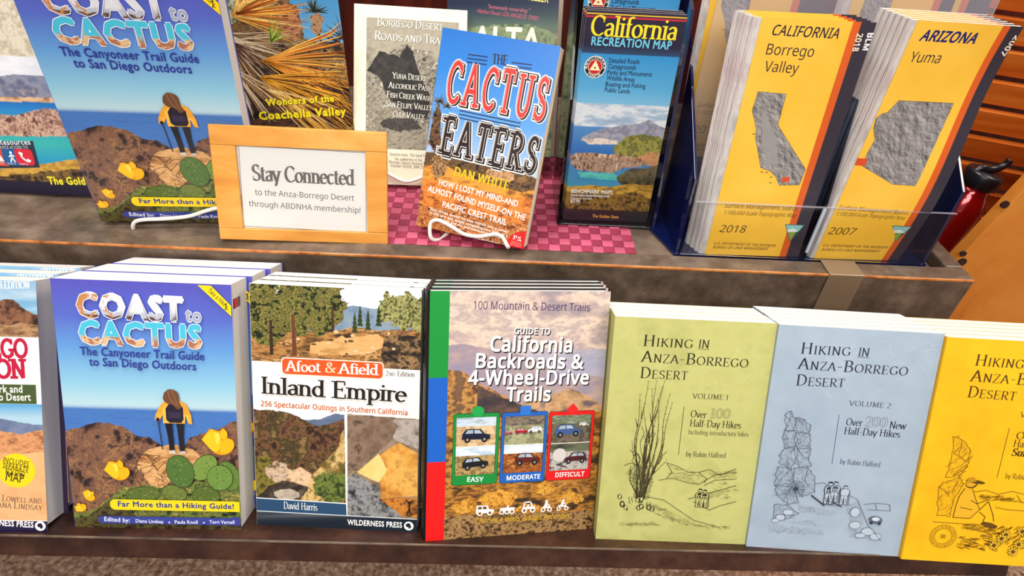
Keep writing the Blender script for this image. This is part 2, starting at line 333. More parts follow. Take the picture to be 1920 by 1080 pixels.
class Art:
    def __init__(s, w, h, res=.6):
        s.w, s.h = w, h; s.nx = int(w/res); s.ny = int(h/res)
        s.u, s.v = np.meshgrid(np.linspace(0, w, s.nx+1), np.linspace(0, h, s.ny+1)); s.c = np.zeros(s.u.shape+(3,))
        s.V = []; s.F = []; s.C = []; s.Z = []; s.n = 0; s.z = .03; s.edge = None
    # canvas
    def put(s, mask, col): s.c[mask] = col if np.ndim(col) == 1 else col[mask]
    def fill(s, h): s.c[:] = hexc(h)
    def all(s): return np.ones(s.u.shape, bool)
    def grad(s, mask, stops, axis='v'):
        x = s.v if axis == 'v' else s.u; st = sorted((p, tuple(hexc(c))) for p, c in stops)
        c = np.stack([np.interp(x, [p for p, _ in st], [q[k] for _, q in st]) for k in range(3)], -1); s.put(mask, c)
    def tex(s, mask, pal, scale, seed=1, asp=1, oct=5, con=1.8, rot=0, gain=.65, amt=1):
        a, b = math.cos(rot), math.sin(rot); n = fbm((s.u*a+s.v*b)/scale/asp, (-s.u*b+s.v*a)/scale, seed, oct, gain)
        n = np.clip((n-.5)*con+.5, 0, 1)*(len(pal)-1); P = np.array([hexc(h) for h in pal])
        c = np.stack([np.interp(n, range(len(pal)), P[:, k]) for k in range(3)], -1)
        s.put(mask, c if amt == 1 else s.c*(1-amt)+c*amt)
    def below(s, pts, rough=0, scale=8, seed=1):
        p = sorted(pts); y = np.interp(s.u, [q[0] for q in p], [q[1] for q in p])
        if rough: y = y+(fbm(s.u/scale, s.v*0+3.3, seed, 5)-.5)*2*rough
        return s.v < y
    def inside(s, pts, rough=0, scale=5, seed=3):
        x, y = s.u, s.v
        if rough: x = x+(fbm(s.u/scale, s.v/scale, seed, 4)-.5)*2*rough; y = y+(fbm(s.u/scale, s.v/scale, seed+9, 4)-.5)*2*rough
        m = np.zeros(s.u.shape, bool); n = len(pts)
        for i in range(n):
            x0, y0 = pts[i]; x1, y1 = pts[(i+1) % n]
            if y0 == y1: continue
            c = (y0 > y) != (y1 > y); m ^= c & (x < (x1-x0)*(y-y0)/(y1-y0)+x0)
        return m
    def ring(s, cx, cy, rx, ry, rough=0, scale=5, seed=3):
        x, y = s.u, s.v
        if rough: x = x+(fbm(s.u/scale, s.v/scale, seed, 4)-.5)*2*rough; y = y+(fbm(s.u/scale, s.v/scale, seed+9, 4)-.5)*2*rough
        return ((x-cx)/rx)**2+((y-cy)/ry)**2 < 1
    def rect(s, p, q): return (s.u > min(p[0], q[0])) & (s.u < max(p[0], q[0])) & (s.v > min(p[1], q[1])) & (s.v < max(p[1], q[1]))
    # raised shapes
    def raw(s, v, f, col, bump=True):
        v = np.asarray(v, float)
        if len(v) == 0: return
        v = np.c_[np.clip(v[:, 0], 0, s.w), np.clip(v[:, 1], 0, s.h)]
        if bump: s.z += .007
        s.V.append(v); s.Z.append(np.full(len(v), s.z)); s.F += [tuple(i+s.n for i in q) for q in f]; s.n += len(v)
        s.C.append(np.tile(hexc(col), (len(v), 1)) if not callable(col) else np.array([hexc(col(*p)) for p in v]))
    def poly(s, pts, col):
        t = tessellate_polygon([[Vector((p[0], p[1], 0)) for p in pts]]); s.raw(pts, t, col)
    def polys(s, L, col):
        v = []; f = []
        for p in L: f.append(tuple(range(len(v), len(v)+len(p)))); v += list(p)
        s.raw(v, f, col)
    def quad(s, p, q, col): s.poly([(p[0], p[1]), (q[0], p[1]), (q[0], q[1]), (p[0], q[1])], col)
    def ell(s, c, rx, ry, col, rot=0, n=20, jag=0):
        a, b = math.cos(rot), math.sin(rot); P = []
        for k in range(n):
            r = 1+(jag if k % 2 else 0); x = rx*r*math.cos(k*2*math.pi/n); y = ry*r*math.sin(k*2*math.pi/n); P.append((c[0]+x*a-y*b, c[1]+x*b+y*a))
        s.poly(P, col)
    def lines(s, L, w, col, taper=False):
        v = []; f = []
        for P in L:
            for i in range(len(P)-1):
                (x0, y0), (x1, y1) = P[i], P[i+1]; l = math.hypot(x1-x0, y1-y0) or 1e-6; e = min(w*.25, l*.3)
                w0 = w/2*(1-i/(len(P)-1)*.8 if taper else 1); w1 = w/2*(1-(i+1)/(len(P)-1)*.8 if taper else 1)
                nx, ny = -(y1-y0)/l, (x1-x0)/l; ex, ey = (x1-x0)/l*e, (y1-y0)/l*e; n = len(v)
                v += [(x0-ex-nx*w0, y0-ey-ny*w0), (x1+ex-nx*w1, y1+ey-ny*w1), (x1+ex+nx*w1, y1+ey+ny*w1), (x0-ex+nx*w0, y0-ey+ny*w0)]; f.append((n, n+1, n+2, n+3))
        s.raw(v, f, col)
    def line(s, P, w, col): s.lines([P], w, col)
    def rrect(s, p, q, r, col, n=5):
        x0, x1 = sorted((p[0], q[0])); y0, y1 = sorted((p[1], q[1])); P = []
        for cx, cy, a in ((x1-r, y1-r, 0), (x0+r, y1-r, 90), (x0+r, y0+r, 180), (x1-r, y0+r, 270)):
            P += [(cx+r*math.cos(math.radians(a+90*k/n)), cy+r*math.sin(math.radians(a+90*k/n))) for k in range(n+1)]
        s.poly(P, col)
    # writing: baseline from p0 to p1, cap height cap
    def txt(s, text, p0, p1, cap, col, font='sans', bold=0, shear=0, small=None, track=0, grow=0, dx=0, dy=0):
        if font in ('sans', 'grot'):
            fc = GROTESK if font == 'grot' else None
            v, f, x0, x1 = sans_line(text, fc, bold, grow, track)
            if not len(v): return
            ref = CAPH[fc]
            v[:, 0] -= x0; wid = x1-x0; v[:, 1] /= ref
        else:
            v = []; f = []; x = 0
            for ch in text:
                k = 1
                if ch == ' ': x += .32*(small or 1); continue
                if small and ch.islower(): ch = ch.upper(); k = small
                if ch not in GLY: x += .3; continue
                key = (ch, font, grow)
                if key not in GC:
                    L = glyph_polys(ch, font, grow); gv = [q for P in L for q in P]; n = 0; gf = []
                    for P in L: gf.append(tuple(range(n, n+len(P)))); n += len(P)
                    GC[key] = union(gv, gf)
                gv, gf = GC[key]; n = len(v); v += [(x+q[0]*k, q[1]*k) for q in gv]; f += [tuple(i+n for i in p) for p in gf]
                x += (GLY[ch][0]+track)*k
            v = np.array(v); wid = x-track; ref = 1
        d = math.hypot(p1[0]-p0[0], p1[1]-p0[1]); a = math.atan2(p1[1]-p0[1], p1[0]-p0[0]); sx = d/wid
        X = v[:, 0]*sx+v[:, 1]*cap*shear+dx; Y = v[:, 1]*cap+dy; ca, sa = math.cos(a), math.sin(a)
        s.raw(np.c_[p0[0]+X*ca-Y*sa, p0[1]+X*sa+Y*ca], f, col)
    def arc_txt(s, text, c, r, a0, a1, cap, col, inner=False):
        n = len(text)
        for i, ch in enumerate(text):
            if ch == ' ': continue
            a = math.radians(a0+(a1-a0)*(i+.5)/n); p = (c[0]+r*math.cos(a), c[1]+r*math.sin(a)); t = a-math.pi/2 if not inner else a+math.pi/2
            w = abs(math.radians(a1-a0))*r/n*(.42 if ch not in 'I1' else .12); d = (math.cos(t)*w, math.sin(t)*w)
            s.txt(ch, (p[0]-d[0], p[1]-d[1]), (p[0]+d[0], p[1]+d[1]), cap, col, bold=.012)
    # mesh: y towards the reader is negative
    def mesh(s, name, bend=None):
        nx, ny = s.nx+1, s.ny+1; g = np.c_[s.u.ravel(), np.zeros(nx*ny), s.v.ravel()]
        idx = np.arange(nx*ny).reshape(ny, nx); q = np.stack([idx[:-1, :-1], idx[:-1, 1:], idx[1:, 1:], idx[1:, :-1]], -1).reshape(-1, 4)
        V = [g]; Cc = [s.c.reshape(-1, 3)]; loops = [q.ravel()]; tot = [np.full(len(q), 4)]
        if s.V:
            v = np.concatenate(s.V); V.append(np.c_[v[:, 0], -np.concatenate(s.Z), v[:, 1]]); Cc.append(np.concatenate(s.C))
            loops.append(np.array([i+nx*ny for f in s.F for i in f])); tot.append(np.array([len(f) for f in s.F]))
        V = np.concatenate(V)
        if bend: V[:, 1] += bend(V[:, 0], V[:, 2])
        V = V*U; Cc = np.concatenate(Cc); loops = np.concatenate(loops); tot = np.concatenate(tot)
        me = D.meshes.new(name); me.vertices.add(len(V)); me.vertices.foreach_set('co', V.ravel().astype(np.float32))
        me.loops.add(len(loops)); me.loops.foreach_set('vertex_index', loops.astype(np.int32))
        me.polygons.add(len(tot)); me.polygons.foreach_set('loop_start', np.r_[0, np.cumsum(tot)[:-1]].astype(np.int32))
        me.update(calc_edges=True)
        at = me.color_attributes.new('Col', 'FLOAT_COLOR', 'POINT'); at.data.foreach_set('color', np.c_[Cc, np.ones(len(Cc))].ravel().astype(np.float32))
        me.validate()
        return me

# ------------------------------------------------------------------ cover artwork (millimetres on each cover, origin at its lower left corner)
def hiker(A, foot, H, back=True):
    """walker seen from behind: boots, black trousers, yellow jacket, dark pack, brown hair, one pole"""
    x, y = foot; k = H/100
    def T(P): return [(x+a*k, y+b*k) for a, b in P]
    A.poly(T([(-11, 0), (-3, 0), (-4, 20), (-5, 50), (-16, 50), (-12, 22)]), '#17161c'); A.poly(T([(5, -2), (13, -1), (12, 24), (14, 50), (2, 50), (4, 22)]), '#1d1b22')
    A.poly(T([(-12, 0), (-12, -5), (-1, -5), (-3, 1)]), '#cfc4b4'); A.poly(T([(5, -1), (4, -6), (15, -5), (13, 0)]), '#c4b8aa')
    A.poly(T([(-18, 47), (16, 47), (17, 62), (21, 47), (27, 46), (26, 62), (19, 80), (8, 86), (-12, 86), (-20, 78), (-29, 62), (-31, 52), (-24, 50), (-18, 62)]), '#e8a030')
    A.poly(T([(-18, 47), (-8, 47), (-10, 80), (-18, 72)]), '#f4b848')
    A.poly(T([(-13, 53), (-8, 48), (10, 48), (14, 54), (14, 74), (6, 82), (-6, 82), (-13, 72)]), '#221a2c'); A.poly(T([(-9, 56), (10, 56), (10, 66), (-9, 66)]), '#342a44')
    A.poly([tuple(q) for q in smooth_path(T([(-14, 98), (-7, 104), (2, 103), (8, 97), (9, 84), (12, 75), (5, 71), (-1, 78), (-11, 81), (-16, 88), (-14, 98)]), 4)][:-1], '#6b4630'); A.lines([T([(-8, 102), (-6, 90), (2, 78)]), T([(-2, 103), (2, 92), (6, 77)])], 2*k, '#8a5c3c')
    A.lines([T([(-26, 54), (-22, 2)])], 1.6*k, '#2a2a30'); A.ell((x-26*k, y+53*k), 3*k, 3.4*k, '#1a1a20', n=8)
def poppy(A, c, r, rot=0, open_=True):
    x, y = c
    def T(P): return [(x+(a*math.cos(rot)-b*math.sin(rot))*r, y+(a*math.sin(rot)+b*math.cos(rot))*r) for a, b in P]
    def S(P): return [tuple(q) for q in smooth_path(T(P+[P[0]]), 4)][:-1]
    A.poly(S([(-1.1, .0), (-.75, .6), (-.55, .85), (.0, .75), (.25, .98), (.55, .7), (.6, .35), (.95, .2), (1.05, -.3), (.7, -.8), (.1, -.95), (-.4, -.7)]), '#e0980c')
    A.poly(S([(-1.05, .0), (-.7, .55), (-.4, .75), (.0, .4), (.2, -.1), (.0, -.7), (-.4, -.66)]), '#f8c21c'); A.poly(S([(.15, .0), (.6, .25), (.95, .1), (1.0, -.3), (.65, -.72), (.2, -.8)]), '#f4b414'); A.poly(S([(.1, .7), (.28, .92), (.5, .66), (.42, .2), (.15, .3)]), '#f6ba14')
    A.poly(S([(-.3, .62), (.0, .6), (.1, .2), (-.1, -.2)]), '#ffd84a')
def art_coast(w, h):
    A = Art(w, h, .55)
    A.grad(A.all(), [(h, '#5450b4'), (200, '#5468c2'), (172, '#6099d4'), (140, '#8cc4dc'), (121, '#b4d4dc'), (119, '#a8c6d8'), (116, '#3f6fb4'), (95, '#4173b8'), (70, '#335ea8')])
    A.tex(A.rect((0, 60), (w, 116)), ['#3a66ae', '#4c7cc0', '#3f6eb5'], 3, 5, 8, amt=.5)
    br = ['#2a1c1a', '#5a3e34', '#8a6048', '#6a4a3c', '#a8784e', '#4a3630']
    A.tex(A.below([(-1.0,94.2),(7.9,97.2),(25.6,102.3),(38.0,103.5),(50.1,99.7),(62.0,91.8),(71.8,89.9),(81.5,84.1),(86.2,78.6),(153.4,80.4)], 3, 12, 3), br, 9, 7, 1, 6, 2.6)
    A.tex(A.below([(101.3,79.0),(107.0,90.3),(117.3,94.7),(132.6,99.3),(143.0,106.4),(154.5,110.9)], 2.5, 9, 4) & (A.u > (101.9,90.1)[0]), br, 8, 9, 1, 6, 2.6)
    path = A.inside([(71.1,78.2),(91.5,83.8),(111.4,79.3),(120.9,65.5),(100.1,56.5),(81.4,41.8),(74.6,36.0),(68.8,44.4),(59.9,61.2),(63.1,71.1)], 3, 10)
    A.tex(path, ['#8f5a30', '#d09a5c', '#e0b078', '#b87c44'], 7, 12, 2, 5, 2)
    for i in range(26):
        R = np.random.RandomState(i); p = np.array((57.5,63.9)); q = p+np.array([R.uniform(0, 30), R.uniform(-25, 8)]); A.line([tuple(q), tuple(q+R.uniform(-7, 7, 2)), tuple(q+R.uniform(-12, 12, 2))], .45, '#4a2f22')
    gr = ['#1e2412', '#46582a', '#6b7c34', '#8a8a44', '#2e3a1a', '#a89a50']
    A.tex(A.below([(1.0,14.2),(18.6,17.5),(37.7,35.1),(45.8,41.0),(68.7,43.0),(78.7,40.3),(99.4,45.1),(152.7,63.4)], 4, 9, 6) & (A.v < 70), gr, 5, 15, 1.3, 6, 2.6)
    A.tex(A.below([(0.5,8.4),(21.1,17.5),(33.4,27.9),(41.9,23.7),(66.2,3.9),(150.5,5.6)], 3, 9, 8), ['#241a14', '#4a3a24', '#5c5a2c', '#3a3018'], 5, 16, 1.3, 6, 2.6)
    def pad(c, rx, ry, rot, col):
        A.ell(c, rx+.5, ry+.5, '#2c3818', rot, 26); A.ell(c, rx, ry, col, rot, 26); R = np.random.RandomState(int(c[0]*7))
        for k in range(26):
            a, b = R.uniform(0, 6.28), math.sqrt(R.rand())*.9; x, y = rx*b*math.cos(a), ry*b*math.sin(a)
            A.ell((c[0]+x*math.cos(rot)-y*math.sin(rot), c[1]+x*math.sin(rot)+y*math.cos(rot)), .55, .55, '#93a05c' if k % 3 else '#39481c', n=6)
    for p, rx, ry, rt, cl in (((63.1,34.3), 62, 30, .1, '#5a6c2e'), ((119.4,34.1), 50, 38, 0, '#566a2a'), ((91.3,36.3), 45, 32, -.2, '#6a7834'), ((140.8,54.6), 40, 60, .3, '#5f7a34'), ((119.5,62.6), 58, 38, .9, '#74913f'), ((98.1,58.4), 48, 64, .2, '#4f7030'), ((133.1,53.0), 46, 50, -.2, '#6a8c3c')):
        pad(p, rx*.246, ry*.246, rt, cl)
    poppy(A, (42.5,58.5), 10.5); poppy(A, (133.4,88.8), 13.5, -.1); poppy(A, (16.1,33.2), 5.6, -.5); poppy(A, (7.4,20.7), 5, .8)
    hiker(A, (96.3,78.9), 56)
    # title: letters filled with coast and desert pictures
    def coastfill(u, v): n = fbm(np.array(u/5), np.array(v/4), 21, 4); return hexc('#5c4030') if v < 203 and n < .5 else hexc('#c08450') if u < 50 and n > .48 else hexc('#b4bac6') if v < 206 else hexc('#d9dbe0')
    def deserfill(u, v): n = fbm(np.array(u/5), np.array(v/4), 22, 4); return hexc('#a86e54') if v < 183 and n < .5 else hexc('#48bcd6') if v > 184 else hexc('#d8b48a')
    def T(word, a, b, cap, fn, sz):
        A.txt(word, a, b, cap, '#e9ebf6', bold=.05, grow=.024)
        A.txt(word, a, b, cap, fn, bold=.05)
    T('COAST', (20.4,201.4), (109.5,200.0), 20, coastfill, 1); T('CACTUS', (20.2,177.4), (123.9,176.5), 19.5, deserfill, 1)
    # pictures inside the letters, painted as broken patches
    R = np.random.RandomState(5)
    A.txt('to', (110.5,200.1), (124.5,199.5), 12, '#eef0f8', bold=.05, grow=.02); A.txt('to', (110.5,200.1), (124.5,199.5), 12, '#9fa6bb', bold=.035)
    A.txt('The Canyoneer Trail Guide', (19.8,166.5), (125.0,165.0), 7.4, '#2a3590', bold=.022); A.txt('to San Diego Outdoors', (26.7,157.1), (117.4,155.5), 7.4, '#2a3590', bold=.022)
    A.poly([(122.5,232.2),(133.8,232.1),(150.2,215.0),(149.8,205.6)], '#f6d314'); A.txt('Take a Hike', (130.5,227.4), (143.9,214.3), 4, '#3a3a20', bold=.01)
    A.lines([[(x+(145.5,213.1)[0], y+(145.5,213.1)[1]) for x, y in P] for P in ([(-1, -2), (0, 0), (0, 2.4)], [(1.2, -2), (0, 0)], [(0, 1.6), (1.4, .6)])], .7, '#2a2a18'); A.ell(((145.5,213.1)[0]+.2, (145.5,213.1)[1]+3.2), .8, .8, '#2a2a18', n=8)
    A.rrect((34.0,29.9), (w+.0, (149.8,19.4)[1]), 4.6, '#f7d51a'); A.quad((w-8, (150.2,29.5)[1]), (w, (149.8,19.4)[1]), '#f7d51a')
    A.txt('Far More than a Hiking Guide!', (40.9,22.9), (144.7,22.2), 5.2, '#2c3a86', bold=.03)
    A.rrect((22.3,12.9), (w, (149.2,5.6)[1]), 3.6, '#3a4496'); A.quad((w-8, (149.6,13.8)[1]), (w, (149.2,5.6)[1]), '#3a4496')
    A.txt('Edited by:', (27.7,7.8), (50.2,6.8), 4.2, '#e6e8f4', bold=.02)
    for t, a, b in (('Diana Lindsay', (55.6,6.9), (80.5,6.5)), ('Paula Knoll', (90.6,6.4), (111.3,6.6)), ('Terri Varnell', (121.9,7.1), (144.6,7.2))): A.txt(t, a, b, 3.4, '#e6e8f4', bold=.015)
    for p in ((85.7,7.5), (116.8,7.8)): A.ell(p, 1, 1, '#e6e8f4', n=4)
    return A
def art_afoot(w, h):
    A = Art(w, h, .5); A.fill('#f4f1ea')
    yb = (1.3,162.1)[1]; yb2 = (147.8,160.8)[1]
    top = A.v > np.interp(A.u, [0, w], [yb, yb2-0])
    A.grad(top, [(h, '#eef2f6'), (h-30, '#dfe6ee')])
    A.tex(top & A.below([(76.0,205.9),(83.1,215.5),(90.2,217.5),(99.6,216.8),(109.1,215.3),(123.2,217.5),(151.4,219.4)], 1, 10, 2), ['#5d7896', '#7d93a8', '#8fa0a8'], 8, 3)
    A.tex(top & A.below([(-2.6,189.6),(75.9,193.7),(94.9,198.3),(113.9,195.7),(151.8,198.8)], 2, 7, 3), ['#3a2a1a', '#8a5f30', '#c08a4c', '#5b3a24', '#dba866', '#6a4a28'], 9, 5, 3, 6, 2.4)
    A.tex(top & A.inside([(52.0,180.2),(90.2,189.5),(113.9,192.0),(128.3,181.7),(99.7,172.7),(51.9,170.2)], 3, 9), ['#b07a3c', '#e0b070', '#d09a58'], 6, 6, 3)
    R = np.random.RandomState(4)
    gp = ['#14180a', '#343c14', '#606828', '#a3924a', '#20260e', '#736c30']
    for p, rx, ry in (((12.4,214.7), 70, 90), ((38.3,213.6), 75, 110), ((59.6,214.7), 60, 100), ((74.9,215.5), 45, 75), ((14.1,192.9), 70, 60), ((136.1,216.2), 60, 60), ((146.8,209.5), 40, 60), ((119.6,217.8), 26, 60)):
        m = top & A.ring(p[0], p[1], rx*.248, ry*.248, 7, 9, int(p[0])); A.tex(m, gp if p[0] < 110 else ['#4a4a22', '#8f9450', '#b8b070', '#3a3c1c'], 3.4, int(p[1]), 1, 6, 3.4)
    for p in ((97.3,207.0), (104.4,203.7), (92.6,200.7), (113.8,207.8)):
        A.polys([[(p[0]-3+k*.5, p[1]-8+4*k), (p[0]+3-k*.5, p[1]-8+4*k), (p[0], p[1]-1+4*k)] for k in range(4)], '#32401c')
    A.tex(top & A.below([(118.7,191.0),(128.2,194.0),(151.8,200.1),(153.0,160.6),(114.2,158.5)], 4, 8, 11) & (A.u > (109.2,180.7)[0]) & (A.v < (123.4,192.5)[1]), ['#181410', '#3c2e20', '#7a5c3c', '#a88456', '#2c221a'], 5, 13, 1.6, 6, 2.6)
    A.poly([(36.3,206.3),(39.1,206.4),(40.8,168.7),(36.5,167.9)], '#6b3a22'); A.poly([(72.3,215.4),(73.7,215.4),(74.5,192.2),(71.6,192.0)], '#4a2c1a'); A.poly([(16.7,200.4),(19.1,200.5),(19.7,168.5),(16.4,168.4)], '#3a2416')
    for k in range(22):
        q = np.array((83.0,181.8))+R.uniform(-1, 1, 2)*np.array([55, 12]); A.ell(tuple(q), R.uniform(1, 3), R.uniform(.7, 1.6), '#e0c090' if k % 2 else '#5a4028', 0, 9)
    # lower left: chaparral canyon, lower right: boulders
    a0, a1 = (0.4,117.4), (83.3,114.8); lo = A.v < np.interp(A.u, [0, w], [(-0.1,117.9)[1], (149.9,114.0)[1]])
    m = lo & (A.u < (84.1,77.0)[0]); A.grad(m, [((-0.1,117.9)[1], '#e8eef6'), (90, '#dfe6ee')])
    A.tex(m & A.below([(51.0,107.9),(60.8,109.2),(75.5,115.7),(83.3,114.6)], 1, 8, 5), ['#6a7a98', '#54607a'], 8, 3)
    A.tex(m & A.below([(-0.7,115.5),(14.5,115.5),(31.5,114.7),(46.1,107.7),(58.2,101.8),(70.5,105.1),(83.3,111.0)], 2, 8, 6), ['#2a1c16', '#5a3a28', '#7a5634', '#3c2c1e', '#48421e', '#8a6a40'], 9, 18, 1, 6, 2.4)
    A.tex(m & A.inside([(83.2,100.6),(75.3,79.1),(62.8,65.1),(50.1,48.3),(39.8,26.0),(83.0,25.7)], 2, 8), ['#b08a48', '#e0c07c', '#8a6a34', '#5a5a24'], 8, 20, 1, 6, 2.4)
    A.tex(m & A.ring(*(72.5,41.5), 17, 16, 5, 7), ['#2a3614', '#55662a', '#7a8438', '#1c2410'], 5, 21, 1, 6, 2.6)
    A.tex(m & A.ring(*(10.1,46.1), 13, 24, 5, 7, 8), ['#5a5420', '#8a7a30', '#3a3414'], 5, 22, 1, 6, 2.6)
    A.tex(m & A.ring(*(21.6,54.8), 12, 10, 3, 6, 9), ['#8a7a68', '#d8c0a0', '#b89878', '#5a4436'], 5, 23, 1, 6, 2.4)
    A.tex(m & A.inside([(31.6,55.4),(42.9,60.8),(52.7,53.9),(50.0,40.2),(32.5,39.2),(28.9,47.2)], 1.5, 6), ['#c08c64', '#e6c8a0', '#a0704c'], 6, 24, 1, 5, 2.4)
    A.tex(m & A.inside([(12.5,40.8),(28.9,47.2),(50.0,40.2),(40.3,26.0),(0.9,27.9)], 1.5, 7), ['#1c1814', '#3c3026', '#6a5a48'], 6, 25)
    A.tex(m & A.ring(*(28.6,32.2), 12, 6, 2, 6), ['#a09080', '#c8baa4'], 4, 26)
    m = lo & (A.u > (85.6,77.0)[0]); A.tex(m, ['#4a3c30', '#7a6450', '#a08a70', '#3a2e26'], 14, 27, 1, 6, 1.8)
    A.tex(m & A.inside([(114.5,111.4),(153.5,113.5),(154.1,83.4),(129.4,92.6)], 1, 9), ['#8a8078', '#b8aca0', '#6a6058'], 10, 28)
    A.tex(m & A.inside([(124.6,84.5),(134.3,90.3),(150.5,80.6),(151.3,37.7),(117.6,33.1),(116.2,54.7),(100.0,61.8)], 1, 9), ['#a8682a', '#d8963c', '#e8b458', '#b87830'], 12, 29, 1, 6, 1.8)
    A.tex(m & A.inside([(84.3,113.6),(124.2,115.8),(132.2,105.8),(124.5,89.7),(95.0,61.6),(84.1,52.9)], .8, 9), ['#5a4636', '#7a6250', '#8f7660', '#4a3a2e'], 12, 30, 1, 6, 2)
    A.tex(m & A.inside([(95.0,58.9),(114.8,78.6),(122.3,63.1),(115.0,49.2)], 1, 9), ['#e8c060', '#f0d890'], 9, 31)
    A.tex(m & A.inside([(84.1,52.9),(95.0,56.2),(115.0,43.8),(115.1,34.3),(135.2,25.9),(135.4,14.9),(84.0,12.0)], 1, 9), ['#2a2a2c', '#6a6a6c', '#9a9a98', '#4a4848'], 7, 32, 1, 6, 2.4)
    A.tex(m & A.inside([(115.1,32.9),(155.1,36.5),(155.5,14.6),(137.9,16.4)], 1, 9), ['#8a4a1c', '#d88a34', '#5a3014'], 8, 33, 1, 6, 2.4)
    g = (144.0,25.0); A.lines([[(g[0]-1.5, g[1]-6), (g[0], g[1]), (g[0], g[1]+4)], [(g[0]+1.5, g[1]-6), (g[0], g[1])], [(g[0], g[1]+4), (g[0]-3, g[1]+8)], [(g[0], g[1]+4), (g[0]+3, g[1]+8)]], 1.2, '#241410'); A.ell((g[0], g[1]+6), 1, 1.2, '#241410', n=8)
    A.line([(83.8,114.6),(85.0,13.7)], 1.2, '#f4f1ea')
    A.poly([(-0.4,27.6),(84.5,26.3),(85.0,14.2),(-0.1,14.4)], '#264a6c'); A.line([(-0.4,27.6),(84.5,26.3)], 1, '#e8ecee')
    A.poly([(0, 0), (w, 0), (151.5,13.6), (-0.1,14.4), (0, (-0.1,14.4)[1])], '#14202c')
    A.line([(-0.1,14.1),(84.5,13.9),(151.5,13.8)], .8, '#dfe4e6')
    A.txt('David Harris', (25.5,17.8), (57.5,17.4), 7.2, '#f0f0ec', 'serif')
    A.txt('WILDERNESS PRESS', (85.7,4.6), (137.5,4.4), 5.4, '#f2f2f0', bold=.03)
    e = (143.8,6.5); A.ell(e, 4.6, 4.6, '#f2f2f0', n=24); A.ell((e[0]-.6, e[1]+.8), 2.4, 2, '#14202c', .5, 12); A.poly([(e[0]+.5, e[1]+1), (e[0]+2.8, e[1]-.2), (e[0]+.8, e[1]-3.2), (e[0]-.8, e[1]-1)], '#14202c')
    A.rrect((26.4,166.9), ((118.9,168.3)[0], (70.9,150.7)[1]-.5), 4, '#f6e6d8'); A.rrect(((26.4,166.9)[0]+1, (26.4,166.9)[1]-1), ((118.9,168.3)[0]-1, (70.9,150.7)[1]+.5), 3.4, '#e2551c')
    A.txt('Afoot', (30.7,153.9), (62.0,154.3), 10, '#fdf4ea', 'serif', grow=.016); A.txt('&', (66.1,154.2), (75.5,154.5), 10, '#f6c8a0', 'serif', grow=.016); A.txt('Afield', (78.4,154.1), (114.2,154.5), 10, '#fdf4ea', 'serif', grow=.016)
    A.txt('2', (120.9,154.3), (123.3,154.5), 4.6, '#5a5450', 'serif'); A.txt('ND', (123.8,154.2), (129.1,154.3), 3.4, '#5a5450', 'serif'); A.txt('Edition', (131.0,154.4), (146.9,154.5), 4.8, '#5a5450', 'serif')
    A.txt('Inland Empire', (8.6,130.6), (140.1,129.0), 15.8, '#d8d2ca', 'serif', dx=.8, dy=-.8); A.txt('Inland Empire', (7.6,131.6), (139.6,130.0), 15.8, '#1a1614', 'serif', grow=.014)
    A.txt('256 Spectacular Outings in Southern California', (7.0,119.3), (140.8,117.4), 5, '#c65f26', 'grot', bold=.016)
    return A
def car(A, c, L, col, rot=0, flip=1):
    def T(P): return [(c[0]+(flip*a*math.cos(rot)-b*math.sin(rot))*L, c[1]+(flip*a*math.sin(rot)+b*math.cos(rot))*L) for a, b in P]
    A.poly(T([(-.5, -.12), (.5, -.14), (.5, .04), (.3, .08), (.16, .26), (-.34, .27), (-.48, .1)]), col)
    A.poly(T([(-.38, .1), (-.3, .23), (-.1, .23), (-.1, .1)]), '#9fb0bd'); A.poly(T([(-.06, .1), (-.06, .23), (.12, .22), (.22, .09)]), '#aebcc6')
    for x in (-.3, .3): A.ell(T([(x, -.13)])[0], .11*L, .12*L, '#121214', n=12); A.ell(T([(x, -.13)])[0], .05*L, .055*L, '#8a8a8c', n=8)
